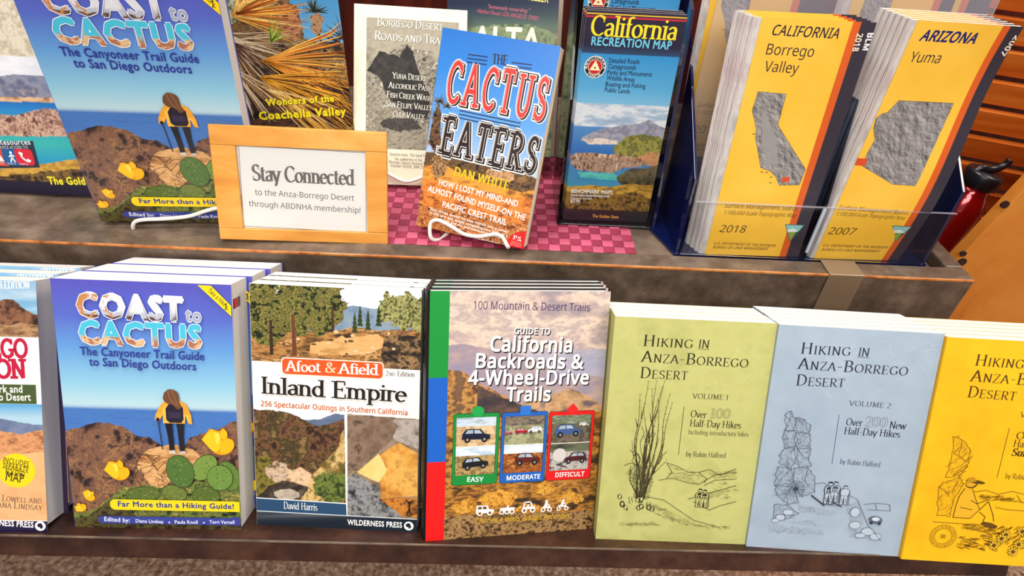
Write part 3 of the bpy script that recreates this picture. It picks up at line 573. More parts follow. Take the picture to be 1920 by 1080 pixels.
def art_guide(w, h):
    A = Art(w, h, .55)
    A.grad(A.all(), [(h, '#cdb7ac'), (h-30, '#e0c9b6'), (h-55, '#cbb6b2'), (165, '#a9a3b8'), (130, '#b0a4ac')])
    A.tex(A.v > 178, ['#857c88', '#b8a29c', '#e4cdb6', '#a39294', '#f0dcc6'], 22, 3, 1.8, 6, 2.4, amt=.75)
    A.tex((A.v > 150) & (A.v < 183), ['#8a93b0', '#a9a9bc', '#c4b4b4'], 14, 4, 4, 5, 1.8, amt=.7)
    A.tex(A.below([(14.1,187.6),(30.4,189.7),(54.3,184.5),(83.6,179.0),(119.5,160.5),(171.6,154.0)], 2, 14, 5), ['#8a86a0', '#a08f98', '#b9a096'], 12, 6, 2, 6, 2)
    A.tex(A.below([(15.3,133.2),(81.0,130.8),(100.8,135.3),(120.6,142.5),(130.6,146.1),(146.6,139.0),(165.9,125.1)], 2, 12, 6), ['#6a5a60', '#b08a60', '#d0a474', '#8a7474'], 10, 7, 1.5, 6, 2.2)
    A.tex(A.below([(14.5,168.0),(31.2,162.7),(45.8,152.3),(63.1,144.2),(81.0,130.8),(101.4,123.6),(122.1,118.9),(169.2,117.0)], 4, 10, 8), ['#4a3228', '#9a6a3c', '#c8924c', '#6a4a34', '#7a5a40'], 9, 9, 1, 6, 2.4)
    A.tex(A.below([(41.0,152.5),(63.2,141.7),(86.0,130.7),(111.6,121.9),(112.4,108.7),(32.6,112.1)], 3, 12, 10) & (A.u > (43.8,142.3)[0]) & (A.u < (113.1,140.1)[0]), ['#2c2630', '#4a3c3c', '#6a5040'], 9, 11, 1.4, 6, 2)
    A.tex(A.below([(15.6,123.1),(81.6,117.9),(168.8,122.4)], 4, 10, 12), ['#5a3a1c', '#a06a2a', '#c88c3c', '#7a5228', '#3a2a1c'], 11, 13, 1.6, 6, 2.4)
    A.tex(A.below([(17.2,55.4),(174.8,46.6)], 4, 16, 14), ['#3a2a1a', '#8a5a24', '#c88a34', '#5a3c20', '#b07a34'], 8, 15, 2.2, 6, 2.6)
    A.tex(A.below([(17.9,23.1),(86.1,22.0),(177.1,17.9)], 3, 12, 16), ['#2a1e14', '#7a5a34', '#b8905c', '#4a3420'], 3.2, 17, 1.2, 5, 2.6)
    for p, rx, ry in (((35.0,32.7), 42, 26), ((67.4,38.5), 70, 34), ((110.8,46.6), 40, 24), ((138.0,33.6), 50, 22), ((96.3,25.4), 50, 18)):
        A.tex(A.ring(p[0], p[1], rx*.25, ry*.25, 4, 6, int(p[0])+3), ['#8a5418', '#d08e2c', '#e8b048', '#a86c20'], 2.6, int(p[1])+3, 1, 5, 2.6)
    t = (17.0,238.6)[0]; b1 = (-0.2,159.1)[1]; b2 = (-0.2,78.9)[1]
    A.quad((0, b1), (t, h), '#0f8f36'); A.quad((0, b2), (t, b1), '#155fc0'); A.quad((0, 0), (t, b2), '#f01414')
    A.txt('100 Mountain & Desert Trails', (37.6,221.2), (143.6,218.9), 7.2, '#4a2a5c', 'grot')
    for s_, a, b, cp, k in (('GUIDE TO', (74.9,198.5), (107.7,197.6), 5.6, .025), ('California', (53.6,183.0), (129.3,180.7), 13.4, .032), ('Backroads &', (41.2,167.9), (141.6,164.6), 13, .032), ('4-Wheel-Drive', (34.8,152.2), (147.4,149.5), 13, .032), ('Trails', (70.1,135.3), (111.7,134.4), 13, .032)):
        A.txt(s_, a, b, cp, '#1c1618', 'grot', bold=k*.75, grow=.012, dx=.9, dy=-.9); A.txt(s_, a, b, cp, '#fbfaf6', 'grot', bold=k*.75)
    for x0, x1, y0, y1, col, nm, n0, n1, kind in (((22.7,124.1), (65.7,123.7), (22.7,124.8), (24.5,54.4), '#138a38', 'EASY', (37.0,57.9), (52.1,57.2), 0), ((67.2,123.6), (111.1,123.0), (67.1,124.4), (70.1,54.1), '#1b5fb8', 'MODERATE', (74.0,57.1), (106.3,57.0), 1), ((111.6,122.9), (156.4,122.3), (111.5,123.7), (115.6,54.0), '#e01616', 'DIFFICULT', (120.9,57.5), (149.7,57.1), 2)):
        p = (x0[0], y0[1]); q = (x1[0]-.6, y1[1])
        i0, i1 = p[0]+3, q[0]-3; j1 = p[1]-4; j0 = q[1]+10; md = (j0+j1)/2; B = lambda a, z: A.rect((i0-1, a), (i1+1, z))
        A.tex(B(md, j1+1), (['#c8a878', '#e4c89c', '#b08c5c', '#d8b888'], ['#8f9a6c', '#b4ac88', '#6c7850', '#a89878'], ['#4a4238', '#7a6a58', '#5a5a44', '#3a3a2e'])[kind], 5, 60+kind, 1.6, 5, 2.2); A.tex(B(j1-9, j1+1), (['#a8c0d6', '#cfdce6', '#8fa0a8'], ['#6a5a4a', '#8a7a6a', '#3c342c', '#a8a8a0'], ['#8f9a78', '#5a6648', '#b4bca8'])[kind], 4, 63+kind, 3, 4, 2)
        A.tex(B(j0-1, md), (['#9a7c48', '#c4a468', '#6c5a34', '#b4945c'], ['#8a4a20', '#b8682c', '#5a2c14', '#c87c3c'], ['#5a5650', '#a8a29a', '#c8c2ba', '#3a3834'])[kind], 5, 66+kind, 1.4, 5, 2.6); A.tex(B(md-9, md), (['#bcd4e8', '#dfeaf0', '#9cb8cc'], ['#c8d8e4', '#e4eaee', '#a8bccc'], ['#4a4e3c', '#6c7058', '#2c2e24'])[kind], 6, 69+kind, 3, 4, 1.6)
        for g, cl in ((0, '#101a16'), (.35, col)):
            for a0, a1 in (((p[0]+g, j1), (q[0]-g, p[1]-g)), ((p[0]+g, q[1]+g), (q[0]-g, j0)), ((p[0]+g, q[1]+2), (i0-g, p[1]-2)), ((i1+g, q[1]+2), (q[0]-g, p[1]-2))): A.rrect(a0, a1, min(2.2, abs(a1[0]-a0[0])/2.05, abs(a1[1]-a0[1])/2.05), cl, 4)
        cx = (i0+i1)/2
        if kind == 0: car(A, (cx, md+10), 26, '#141a34'); car(A, (cx, j0+11), 24, '#16181c', .1)
        elif kind == 1: car(A, (cx-3, md+13), 12, '#b01c24'); car(A, (cx+10, md+14), 13, '#e8e8e8', 0, -1); car(A, (cx-15, md+12), 8, '#a83c40'); car(A, (cx+4, j0+13), 24, '#5c2018')
        else: car(A, (cx-3, md+12), 25, '#3c5a8c', .05); car(A, (cx+12, md+18), 9, '#d8d8d0'); car(A, (cx+6, j0+12), 22, '#4c1c22', 0, -1); A.ell((cx-10, j0+16), 7, 7, '#cfc8c2', .3, 9)
        A.quad((i0, md-.4), (i1, md+.4), '#e8e4dc'); c = (cx, p[1]+1.6)
        if kind == 0: A.ell((c[0]+1, c[1]), 5.6, 5.2, '#1ea048', 0, 20)
        elif kind == 1: A.quad((c[0]-5, c[1]-4.5), (c[0]+5, c[1]+4.5), '#2c72cc')
        else: A.ell(c, 5.8, 5.8, '#ee2222', 0, 4)
        A.txt(nm, n0, n1, 4.6, '#f4f6f4', 'grot', bold=.022)
    def truck(c, L, kind):
        def T(P): return [(c[0]+a*L, c[1]+b*L) for a, b in P]
        W = '#f6f4ee'
        if kind == 0: A.poly(T([(-.5, -.15), (.5, -.15), (.5, .05), (.22, .1), (.14, .32), (-.46, .34), (-.5, .1)]), W); A.poly(T([(-.4, .1), (-.38, .26), (-.18, .26), (-.18, .1)]), '#6a5030'); A.poly(T([(-.12, .1), (-.12, .26), (.06, .26), (.12, .1)]), '#6a5030'); xs = (-.28, .28); r = .16
        elif kind == 1: A.poly(T([(-.45, -.05), (.45, -.05), (.5, .15), (.1, .15), (.1, .3), (.02, .3), (-.05, .15), (-.45, .15)]), W); xs = (-.34, 0, .32); r = .17
        elif kind == 2: A.poly(T([(-.45, -.05), (.45, -.05), (.5, .1), (.2, .14), (-.45, .12)]), W); A.lines([T([(-.35, .1), (-.3, .5), (.12, .5), (.3, .12)]), T([(-.06, .1), (-.02, .3)])], .1*L, W); xs = (-.3, .3); r = .2
        elif kind == 3: A.poly(T([(-.4, 0), (.35, 0), (.3, .2), (-.3, .16)]), W); A.poly(T([(-.22, .15), (.05, .15), (.1, .5), (-.12, .54)]), W); A.ell(T([(-.02, .62)])[0], .12*L, .12*L, W, n=10); A.line(T([(0, .42), (.26, .26)]), .1*L, W); xs = (-.28, .28); r = .21
        else: A.poly(T([(-.35, .05), (.3, .0), (.3, .16), (-.4, .2)]), W); A.poly(T([(-.2, .18), (.02, .16), (.12, .5), (-.08, .56)]), W); A.ell(T([(.06, .64)])[0], .12*L, .12*L, W, n=10); A.line(T([(.05, .44), (.26, .26), (.34, 0)]), .09*L, W); xs = (-.34, .36); r = .2
        for x in xs: A.ell(T([(x, -.14)])[0], r*L, r*L, W, n=14); A.ell(T([(x, -.14)])[0], r*.55*L, r*.55*L, '#8a5a24', n=10)
    for i, (p, L) in enumerate((((54.7,27.4), 17), ((75.8,26.9), 15), ((96.5,26.8), 13.5), ((114.1,26.0), 11.5), ((130.0,26.0), 11))): truck(p, L, i)
    A.txt('Charles A Wells & Matt Peterson', (45.5,15.1), (136.4,13.6), 5.6, '#e0b020', 'grot', shear=.2)
    return A
def hik_title(A, a, b, c, a2, b2, c2, capb, ink):
    A.txt('Hiking', a, a2[0], capb, ink, 'serif', small=.76, track=.06); A.txt('in', a2[1], a2[2], capb*.74, ink, 'serif', small=1); A.line([(a2[1][0], a2[1][1]-1), (a2[2][0], a2[2][1]-1)], .4, ink)
    A.txt('Anza-Borrego', b, b2, capb, ink, 'serif', small=.76, track=.06); A.txt('Desert', c, c2, capb, ink, 'serif', small=.76, track=.06)
def wobble(p, q, n, amp, R, taper=1):
    P = []
    for i in range(n+1):
        t = i/n; P.append((p[0]+(q[0]-p[0])*t+R.uniform(-amp, amp)*(t*taper+.15), p[1]+(q[1]-p[1])*t+R.uniform(-amp, amp)*.3))
    return P
def hatch(A, pts, n, ln, ang, w, ink, seed):
    R = np.random.RandomState(seed); xs = [p[0] for p in pts]; ys = [p[1] for p in pts]; out = []
    while len(out) < n:
        x, y = R.uniform(min(xs), max(xs)), R.uniform(min(ys), max(ys)); c = False
        for i in range(len(pts)):
            (x0, y0), (x1, y1) = pts[i], pts[(i+1) % len(pts)]
            if (y0 > y) != (y1 > y) and x < (x1-x0)*(y-y0)/(y1-y0)+x0: c = not c
        if c:
            l = ln*R.uniform(.5, 1.2); a = ang+R.uniform(-.25, .25); out.append([(x, y), (x+l*math.cos(a), y+l*math.sin(a))])
    A.lines(out, w, ink)
def rock(A, P, ink, base, dark, seed, amt=.55, w=.5):
    """pencil rock: rounded outline, streaky tone, a few cracks"""
    R = np.random.RandomState(seed); Q = P+[P[0]]; S = [(Q[i//5][0]*(1-i%5/5)+Q[i//5+1][0]*(i%5/5)+R.uniform(-.9, .9), Q[i//5][1]*(1-i%5/5)+Q[i//5+1][1]*(i%5/5)+R.uniform(-.9, .9)) for i in range(5*len(P))]; S = [tuple(q) for q in smooth_path(S+[S[0]], 3)]
    A.tex(A.inside(S, .5, 3), [base, base, dark, base, dark], 3.2, seed, .45, 5, 2.6, rot=.5, amt=amt)
    A.lines([[(x+R.uniform(-.3, .3), y+R.uniform(-.3, .3)) for x, y in S]], w, ink)
    c = np.mean(P, 0)
    for k in range(5):
        p = np.array(P[R.randint(len(P))]); q = c+(p-c)*R.uniform(-.2, .5); A.line(wobble(tuple(p), tuple(q), 6, 1.6, R, .4), w*.6, ink)
def figure(A, c, H, ink, fillc, pack=True):
    def T(P): return [(c[0]+a*H, c[1]+b*H) for a, b in P]
    A.poly(T([(-.15, .02), (-.04, 0), (0, .4), (.05, .02), (.16, 0), (.15, .46), (.2, .72), (.12, .82), (-.12, .82), (-.2, .72), (-.15, .46)]), fillc)
    L = [T([(-.15, .02), (-.16, .46), (-.21, .6), (-.19, .74), (-.1, .82), (.1, .82), (.19, .74), (.21, .6), (.15, .46), (.16, 0)]), T([(-.04, 0), (-.01, .4), (.05, .02)]), T([(-.15, .46), (.15, .46)]), T([(-.19, .02), (-.02, 0)]), T([(.02, .01), (.2, 0)]), T([(-.1, .3), (-.06, .1)]), T([(.09, .32), (.11, .1)])]
    A.lines(L, .028*H, ink)
    if pack:
        A.poly(T([(-.12, .5), (.11, .5), (.13, .7), (.06, .78), (-.08, .78), (-.13, .7)]), ink); A.lines([T([(-.1, .62), (.1, .62)]), T([(-.05, .5), (-.05, .6)]), T([(.05, .5), (.05, .6)])], .03*H, fillc)
    A.ell(T([(0, .89)])[0], .07*H, .075*H, fillc, n=12); A.lines([T([(-.07, .86), (-.04, .82), (.04, .82), (.07, .86)])], .025*H, ink); A.poly(T([(-.16, .92), (.16, .92), (.08, .95), (.06, 1.0), (-.06, 1.0), (-.08, .95)]), ink)
    A.line(T([(.24, 0), (.22, .7)]), .035*H, ink)
def scuff(A, col, seed, n=26):
    R = np.random.RandomState(seed); L = []
    for i in range(n):
        x, y = R.uniform(.3, 1)*A.w, A.h*R.uniform(.72, .99); a = R.uniform(-1.2, 1.2); l = R.uniform(2, 9); L.append([(x, y), (min(A.w-1, x+l*math.cos(a)), min(A.h-1, y+l*math.sin(a)))])
    A.lines(L, .22, col)
def art_hike_one(w, h):
    A = Art(w, h, .8); A.fill('#b9b970'); A.tex(A.all(), ['#b3b36a', '#bfbf76', '#aeae66'], 30, 4, 1, 4, 1.6)
    ink = '#2c2a14'; R = np.random.RandomState(11); scuff(A, '#dcdcae', 2)
    hik_title(A, (26.5,194.2), (26.5,179.5), (26.7,164.2), ((70.9,194.0), (75.6,194.7), (85.6,194.4)), (122.3,178.1), (69.5,164.1), 10.4, ink)
    A.txt('VOLUME 1', (76.0,146.7), (108.8,146.6), 5, '#4a482c', 'serif', track=.03)
    A.line([(69.5,138.4),(69.5,90.5)], .5, ink)
    A.txt('Over', (76.2,128.5), (90.9,128.1), 7, ink, 'serif'); A.txt('100', (94.3,128.3), (112.6,128.3), 10, '#8a8750', 'serif', grow=.03); A.txt('100', (94.3,128.3), (112.6,128.3), 9.6, '#b8b676', 'serifl')
    A.txt('Half-Day Hikes', (76.5,119.3), (123.8,119.3), 7, ink, 'serif'); A.txt('Including introductory hikes', (76.1,111.7), (131.7,111.7), 4.8, '#5c5a38', 'serif'); A.txt('by Robin Halford', (76.3,89.5), (113.6,89.5), 5.2, '#4a482c', 'serif')
    # ocotillo
    stems = [((34.5,44.1), (25.4,102.2)), ((35.5,46.9), (35.0,160.7)), ((36.8,46.9), (42.1,161.5)), ((38.2,45.6), (49.3,161.9)), ((39.4,45.7), (58.6,141.8)), ((39.3,47.1), (28.5,148.2)), ((40.7,45.7), (55.4,149.4)), ((41.9,45.8), (48.1,156.7)), ((36.9,45.6), (32.6,135.4)), ((42.0,44.9), (59.3,84.1)), ((38.0,47.0), (38.8,153.7)), ((35.7,45.5), (30.5,79.6)), ((39.4,45.7), (45.8,143.8)), ((41.9,45.8), (45.5,128.2)), ((40.7,45.7), (36.8,117.3))]
    L = []
    for i, (p, q) in enumerate(stems):
        m = ((p[0]+q[0])/2+(-6 if i % 2 else 5), (p[1]+q[1])/2); P = smooth_path([p, ((p[0]+m[0])/2+R.uniform(-1.5, 1.5), (p[1]+m[1])/2), m, ((q[0]+m[0])/2+R.uniform(-2, 2), (q[1]+m[1])/2), q], 4); L.append([tuple(x) for x in P])
        if i % 2: k = P[-6]; L.append([tuple(k), (k[0]+R.uniform(-4, 4), k[1]+9)])
    A.lines(L, 1.25, '#443e22', taper=True); A.lines([[(x+.35, y) for x, y in P[:9]] for P in L if len(P) > 6], .7, '#262210', taper=True)
    A.lines([[(x, y), (x+R.uniform(-1.4, 1.4), y+R.uniform(.4, 1.4))] for P in L for x, y in P[2:] for _ in range(2)], .25, '#4a4426')
    for i in range(16): p = (38.2,44.8); A.line(wobble((p[0]+R.uniform(-4, 5), p[1]), (p[0]+R.uniform(-14, 20), p[1]+R.uniform(30, 75)), 9, 3, R), .5, '#4a4426')
    A.tex(A.inside([(32.0,44.0),(47.1,44.6),(48.9,64.1),(41.1,80.1),(32.5,79.7),(29.0,63.2)], 1.5, 4), ['#b9b970', '#3a351c', '#7a7648', '#b9b970'], 1.6, 77, .4, 5, 3, amt=.75)
    for P in ([(46.1,41.8),(64.5,34.2),(91.3,21.2),(112.3,16.4),(96.9,17.1),(65.4,25.7)], [(20.4,18.1),(55.8,20.2),(56.6,16.8),(20.6,15.9)], [(60.5,72.8),(80.7,70.9),(91.7,61.8),(68.7,66.3)], [(97.7,74.4),(124.8,77.8),(125.4,72.9),(106.2,66.6)], [(85.6,49.1),(105.0,55.5),(127.4,57.8),(106.0,47.2)]): A.tex(A.inside(P, 1.2, 4), ['#b9b970', '#8a884c', '#b9b970'], 2, 78, 3, 5, 2.6, amt=.75)
    for i in range(16): p = np.array((34.9,39.9))+R.uniform(-1, 1, 2)*np.array([17, 7]); A.ell(tuple(p), R.uniform(1.4, 2.6), R.uniform(2, 3.6), ink, R.uniform(-.6, .6), 12); A.ell(tuple(p), 1.2, 2, '#bdbd78', 0, 12)
    A.lines([[(59.5,82.3),(69.8,79.2),(80.3,73.6),(90.3,74.1),(99.9,77.2),(110.5,72.2),(124.6,78.9)], [(53.9,64.3),(66.1,67.0),(81.6,62.7),(91.7,61.8),(105.5,72.0),(125.1,75.6)], [(20.2,77.8),(26.2,80.8),(32.6,78.4)], [(43.0,47.2),(61.0,43.8),(91.0,24.0),(117.3,17.2)], [(96.9,60.6),(106.2,66.6),(126.0,68.5)], [(83.4,46.2),(93.1,49.4),(126.8,61.9)], [(59.5,82.3),(65.5,73.0),(61.1,66.8)], [(90.3,73.5),(98.5,67.6),(96.5,63.4)], [(88.8,43.6),(104.9,35.3),(114.4,40.5),(129.0,45.4)]], .5, ink)
    for i, P in enumerate(([(20.4,18.1),(55.9,19.6),(56.1,16.8),(20.7,15.3)], [(76.1,20.5),(124.6,19.8),(125.0,16.9),(92.0,15.5)], [(46.9,33.4),(65.1,28.5),(91.6,18.3),(65.7,22.9)], [(59.6,80.9),(90.3,74.1),(93.7,66.0),(70.7,70.5)], [(99.0,63.5),(125.1,75.6),(128.2,50.9),(108.9,44.5)], [(20.8,71.0),(30.7,71.5),(32.0,57.8),(24.0,63.0)], [(28.3,43.8),(62.0,34.1),(52.1,32.2)])): hatch(A, P, 26, 4, .1-.3*(i % 3), .28, '#6e6c40', i)
    figure(A, (93.9,38.2), 19.16, ink, '#c6c67c'); figure(A, (98.5,37.9), 18.67, ink, '#c6c67c')
    return A
def art_hike_two(w, h):
    A = Art(w, h, .8); A.fill('#9fb0bf'); A.tex(A.all(), ['#98aaba', '#a6b6c4'], 30, 4, 1, 4, 1.6)
    ink = '#26283c'; R = np.random.RandomState(12); scuff(A, '#cdd8e0', 3, 34)
    hik_title(A, (21.6,194.5), (21.5,180.3), (22.0,164.8), ((65.1,195.0), (71.5,195.4), (81.4,195.3)), (117.3,179.9), (64.6,165.6), 10.4, ink)
    A.txt('VOLUME 2', (71.5,148.6), (108.5,148.3), 5, '#50566a', 'serif', track=.03); A.line([(64.6,139.0),(65.9,91.1)], .5, '#3c3c68')
    A.txt('Over', (71.9,129.7), (86.5,129.5), 7, ink, 'serif'); A.txt('200', (88.8,129.6), (108.4,129.7), 10, '#6a7484', 'serif', grow=.03); A.txt('200', (88.8,129.6), (108.4,129.7), 9.6, '#b4c2ce', 'serifl'); A.txt('New', (110.4,129.1), (125.2,129.0), 7, ink, 'serif')
    A.txt('Half-Day Hikes', (71.5,120.9), (121.7,120.8), 7, ink, 'serif'); A.txt('by Robin Halford', (72.6,91.4), (109.4,90.6), 5.2, '#50566a', 'serif')
    g = '#5a6270'
    for i, P in enumerate(([(16.9,136.6),(21.1,139.9),(26.8,132.3),(26.6,120.9),(19.2,121.2)], [(26.9,134.3),(34.7,132.8),(41.3,127.0),(41.6,119.4),(29.5,121.1)], [(18.3,120.4),(28.4,121.0),(30.2,105.9),(21.6,104.0),(18.5,112.8)], [(29.5,119.9),(42.2,118.2),(43.6,106.1),(31.1,106.0)], [(17.7,98.6),(21.7,103.5),(29.9,104.6),(33.1,89.4),(26.9,83.8),(18.7,88.4)], [(31.7,104.7),(43.7,105.0),(44.3,95.3),(47.3,87.8),(35.9,85.7)], [(16.9,84.4),(30.3,84.0),(33.8,68.5),(18.1,66.1)], [(32.4,84.1),(45.2,86.3),(51.7,77.7),(54.6,61.6),(43.9,56.0),(35.2,68.1)], [(18.2,65.3),(33.6,66.4),(42.3,50.6),(32.1,47.2),(20.2,56.5)], [(19.9,46.3),(32.3,45.9),(42.9,38.6),(32.0,31.6),(21.3,29.7)])):
        rock(A, P, g, '#9fb0bf', '#6c7684', i+40); hatch(A, P, 16, 5, 1.2+.4*i, .25, '#7a8492', i)
    for k in range(20): a = k*.33; p = (36.9,63.5); A.line([p, (p[0]+9*math.cos(a), p[1]+9*math.sin(a))], .3, '#2c3240')
    for p, rx, ry in (((27.0,33.4), 18, 12), ((33.3,39.2), 20, 12), ((22.7,29.8), 14, 8), ((96.5,30.4), 22, 16), ((109.4,24.6), 26, 16), ((117.3,19.7), 22, 14), ((103.0,20.0), 20, 10), ((94.3,43.7), 18, 20)): A.ell(p, rx*.23+.4, ry*.23+.4, g, 0, 16); A.ell(p, rx*.23, ry*.23, '#b2c0cc', 0, 16)
    for i, P in enumerate(([(17.4,24.5),(69.1,22.9),(70.0,17.5),(18.6,15.8)], [(41.5,47.9),(80.3,42.7),(74.1,36.8),(42.7,39.9)], [(83.6,50.9),(97.2,54.6),(105.9,31.1),(91.4,32.7)], [(32.5,28.3),(68.7,25.6),(53.3,32.6)], [(89.9,27.2),(122.8,16.1),(94.0,16.6)])): A.tex(A.inside(P, 1.5, 4), ['#9fb0bf', '#828e9c', '#9fb0bf', '#74808e'], 2.4, 70+i, 2.4, 5, 2.4, amt=.7)
    A.lines([[(53.5,69.9),(61.5,71.8),(72.2,63.4),(84.2,61.6),(94.4,57.0),(101.3,44.2),(108.2,31.3),(122.8,16.1)], [(51.7,59.3),(65.0,49.6),(81.6,48.7)], [(101.1,52.2),(111.3,54.3),(124.3,53.9),(126.2,47.4),(105.5,47.2)], [(111.5,53.5),(113.7,47.3)]], .5, g); A.lines([[(63.9,56.2),(81.2,48.6)], [(51.9,57.9),(65.2,48.3)]], 1.1, '#2c3240')
    figure(A, (67.7,50.3), 23.03, '#2c3240', '#b2c0cc'); figure(A, (72.5,52.8), 21.18, '#4a5262', '#b2c0cc'); figure(A, (81.8,50.8), 19.80, '#5a6270', '#b2c0cc', False)
    p = (114.3,37.1); A.ell(p, 6.4, 4, g, -.1, 14); A.ell((p[0], p[1]+1), 3.6, 2, '#c6d2dc', 0, 12); A.ell((p[0]-3.5, p[1]-3), 1.6, 1.8, '#2c3240', n=10); A.ell((p[0]+4, p[1]-3.4), 1.5, 1.7, '#2c3240', n=10)
    return A
def art_hike_three(w, h):
    A = Art(w, h, .8); A.fill('#eab20c'); A.tex(A.all(), ['#e4aa0a', '#f0bc14'], 30, 4, 1, 4, 1.6)
    ink = '#4a2e06'; R = np.random.RandomState(13); scuff(A, '#f4cc4c', 4)
    hik_title(A, (27.7,193.6), (27.0,179.1), (27.2,164.3), ((69.9,193.2), (76.4,193.2), (87.0,193.1)), (123.3,177.7), (69.5,163.4), 10.4, ink)
    A.txt('VOLUME 3', (77.0,148.2), (112.1,147.1), 5, '#6a4808', 'serif', track=.03); A.line([(70.3,137.1),(69.9,88.5)], .5, ink)
    A.txt('Over 100', (77.9,127.3), (114.7,127.2), 7, ink, 'serif'); A.txt('Half-Day Hikes', (77.1,119.6), (127.2,118.8), 7, ink, 'serif'); A.txt('Surprises', (77.3,111.0), (112.4,110.4), 7.4, ink, 'serifb', shear=.15); A.txt('by Robin Halford', (76.7,88.5), (113.4,88.0), 5.2, '#6a4808', 'serif')
    g = '#7a5608'
    for i, P in enumerate(([(22.7,126.6),(31.7,123.7),(40.2,115.0),(41.3,102.3),(37.4,90.2),(24.4,85.9),(25.9,110.6)], [(19.7,77.2),(36.8,87.8),(41.4,81.0),(35.3,63.8),(36.5,46.9),(24.2,48.5)])): rock(A, P, g, '#eab20c', '#a87c10', i+50); hatch(A, P, 24, 5, 1.0, .3, '#a87c10', i)
    for k in range(9): p = np.array((30.4,103.9))+R.uniform(-8, 8, 2)*np.array([1, 2.4]); A.line(wobble(tuple(p), (p[0]+5, p[1]+6), 3, 1, R), .5, g)
    # seated reader in a brimmed hat
    A.poly([(41.8,73.9),(49.9,76.3),(56.5,65.2),(61.0,55.8),(54.9,46.9),(38.9,45.8),(38.9,61.6)], '#e0aa20'); A.lines([[(43.5,76.4),(39.8,67.7),(38.8,56.8),(38.7,46.6),(53.9,46.6),(61.0,55.8),(55.2,66.3),(50.3,76.3)], [(61.0,55.8),(67.3,64.7),(73.9,51.8),(76.3,44.6)], [(61.5,53.4),(67.4,48.9),(66.5,44.0),(80.1,40.0)], [(51.2,64.9),(57.2,61.6),(67.0,66.4)], [(43.1,57.1),(54.2,55.4)]], .7, '#5a3c04')
    A.ell((48.4,81.4), 5.4, 4.6, '#5a3c04', 0, 14); A.ell((47.9,81.9), 4.6, 3.8, '#d8a220', 0, 14); A.ell((51.6,83.6), 9, 1.8, '#5a3c04', -.12, 14); A.poly([(43.5,81.1),(44.5,87.1),(49.6,88.2),(52.5,84.1)], '#b8860c'); A.ell((72.8,40.7), 8, 2.6, '#5a3c04', -.2, 12)
    A.lines([[(51.6,73.3),(62.8,75.7),(74.2,72.4),(86.2,76.2),(101.9,72.9)], [(74.9,59.2),(86.1,57.5),(101.1,57.2)], [(21.4,41.0),(50.8,40.5),(78.8,41.1)], [(49.1,37.9),(65.1,34.1),(80.9,31.4)], [(91.4,72.3),(97.2,65.4),(114.0,66.5)]], .6, g)
    for i, P in enumerate(([(46.0,26.6),(74.2,32.2),(82.1,15.3),(48.7,13.1)], [(48.6,40.4),(79.6,37.5),(80.6,32.6),(47.5,35.4)], [(55.5,69.9),(74.8,70.0),(97.2,65.4),(60.7,65.5)], [(77.4,37.4),(108.9,41.9),(114.4,17.5),(85.9,18.1)])): hatch(A, P, 70, 5, -.2+.3*i, .7 if i in (0, 3) else .35, '#8a6208', 20+i)
    for p in ((81.5,20.3), (89.9,32.0), (103.4,23.0), (103.6,36.6), (86.4,28.1), (99.6,15.3)):
        for k in range(9): a = k*.7; A.ell((p[0]+3.2*math.cos(a), p[1]+3.2*math.sin(a)), 2, 1, '#5a3c04', a, 10); A.ell((p[0]+3.2*math.cos(a), p[1]+3.2*math.sin(a)), 1.6, .7, '#f0c030', a, 10)
        A.ell(p, 1.5, 1.5, '#5a3c04', n=10)
    p = (33.0,27.0)
    for r in (11.8, 8): A.lines([[(p[0]+r*math.cos(k*.21), p[1]+r*math.sin(k*.21)) for k in range(31)]], .4, g)
    R2 = np.random.RandomState(3); A.lines([[(p[0]+9.0*math.cos(a), p[1]+9.0*math.sin(a)), (p[0]+10.9*math.cos(a+R2.uniform(-.12, .12)), p[1]+10.9*math.sin(a))] for a in np.arange(0, 6.2, .2)], .5, g)
    A.lines([[(p[0]-2.4, p[1]+i), (p[0]+2.4, p[1]+i)] for i in (-1.4, 0, 1.4)]+[[(p[0]+i, p[1]-2), (p[0]+i, p[1]+2)] for i in (-1, 1)], .4, g)
    return A
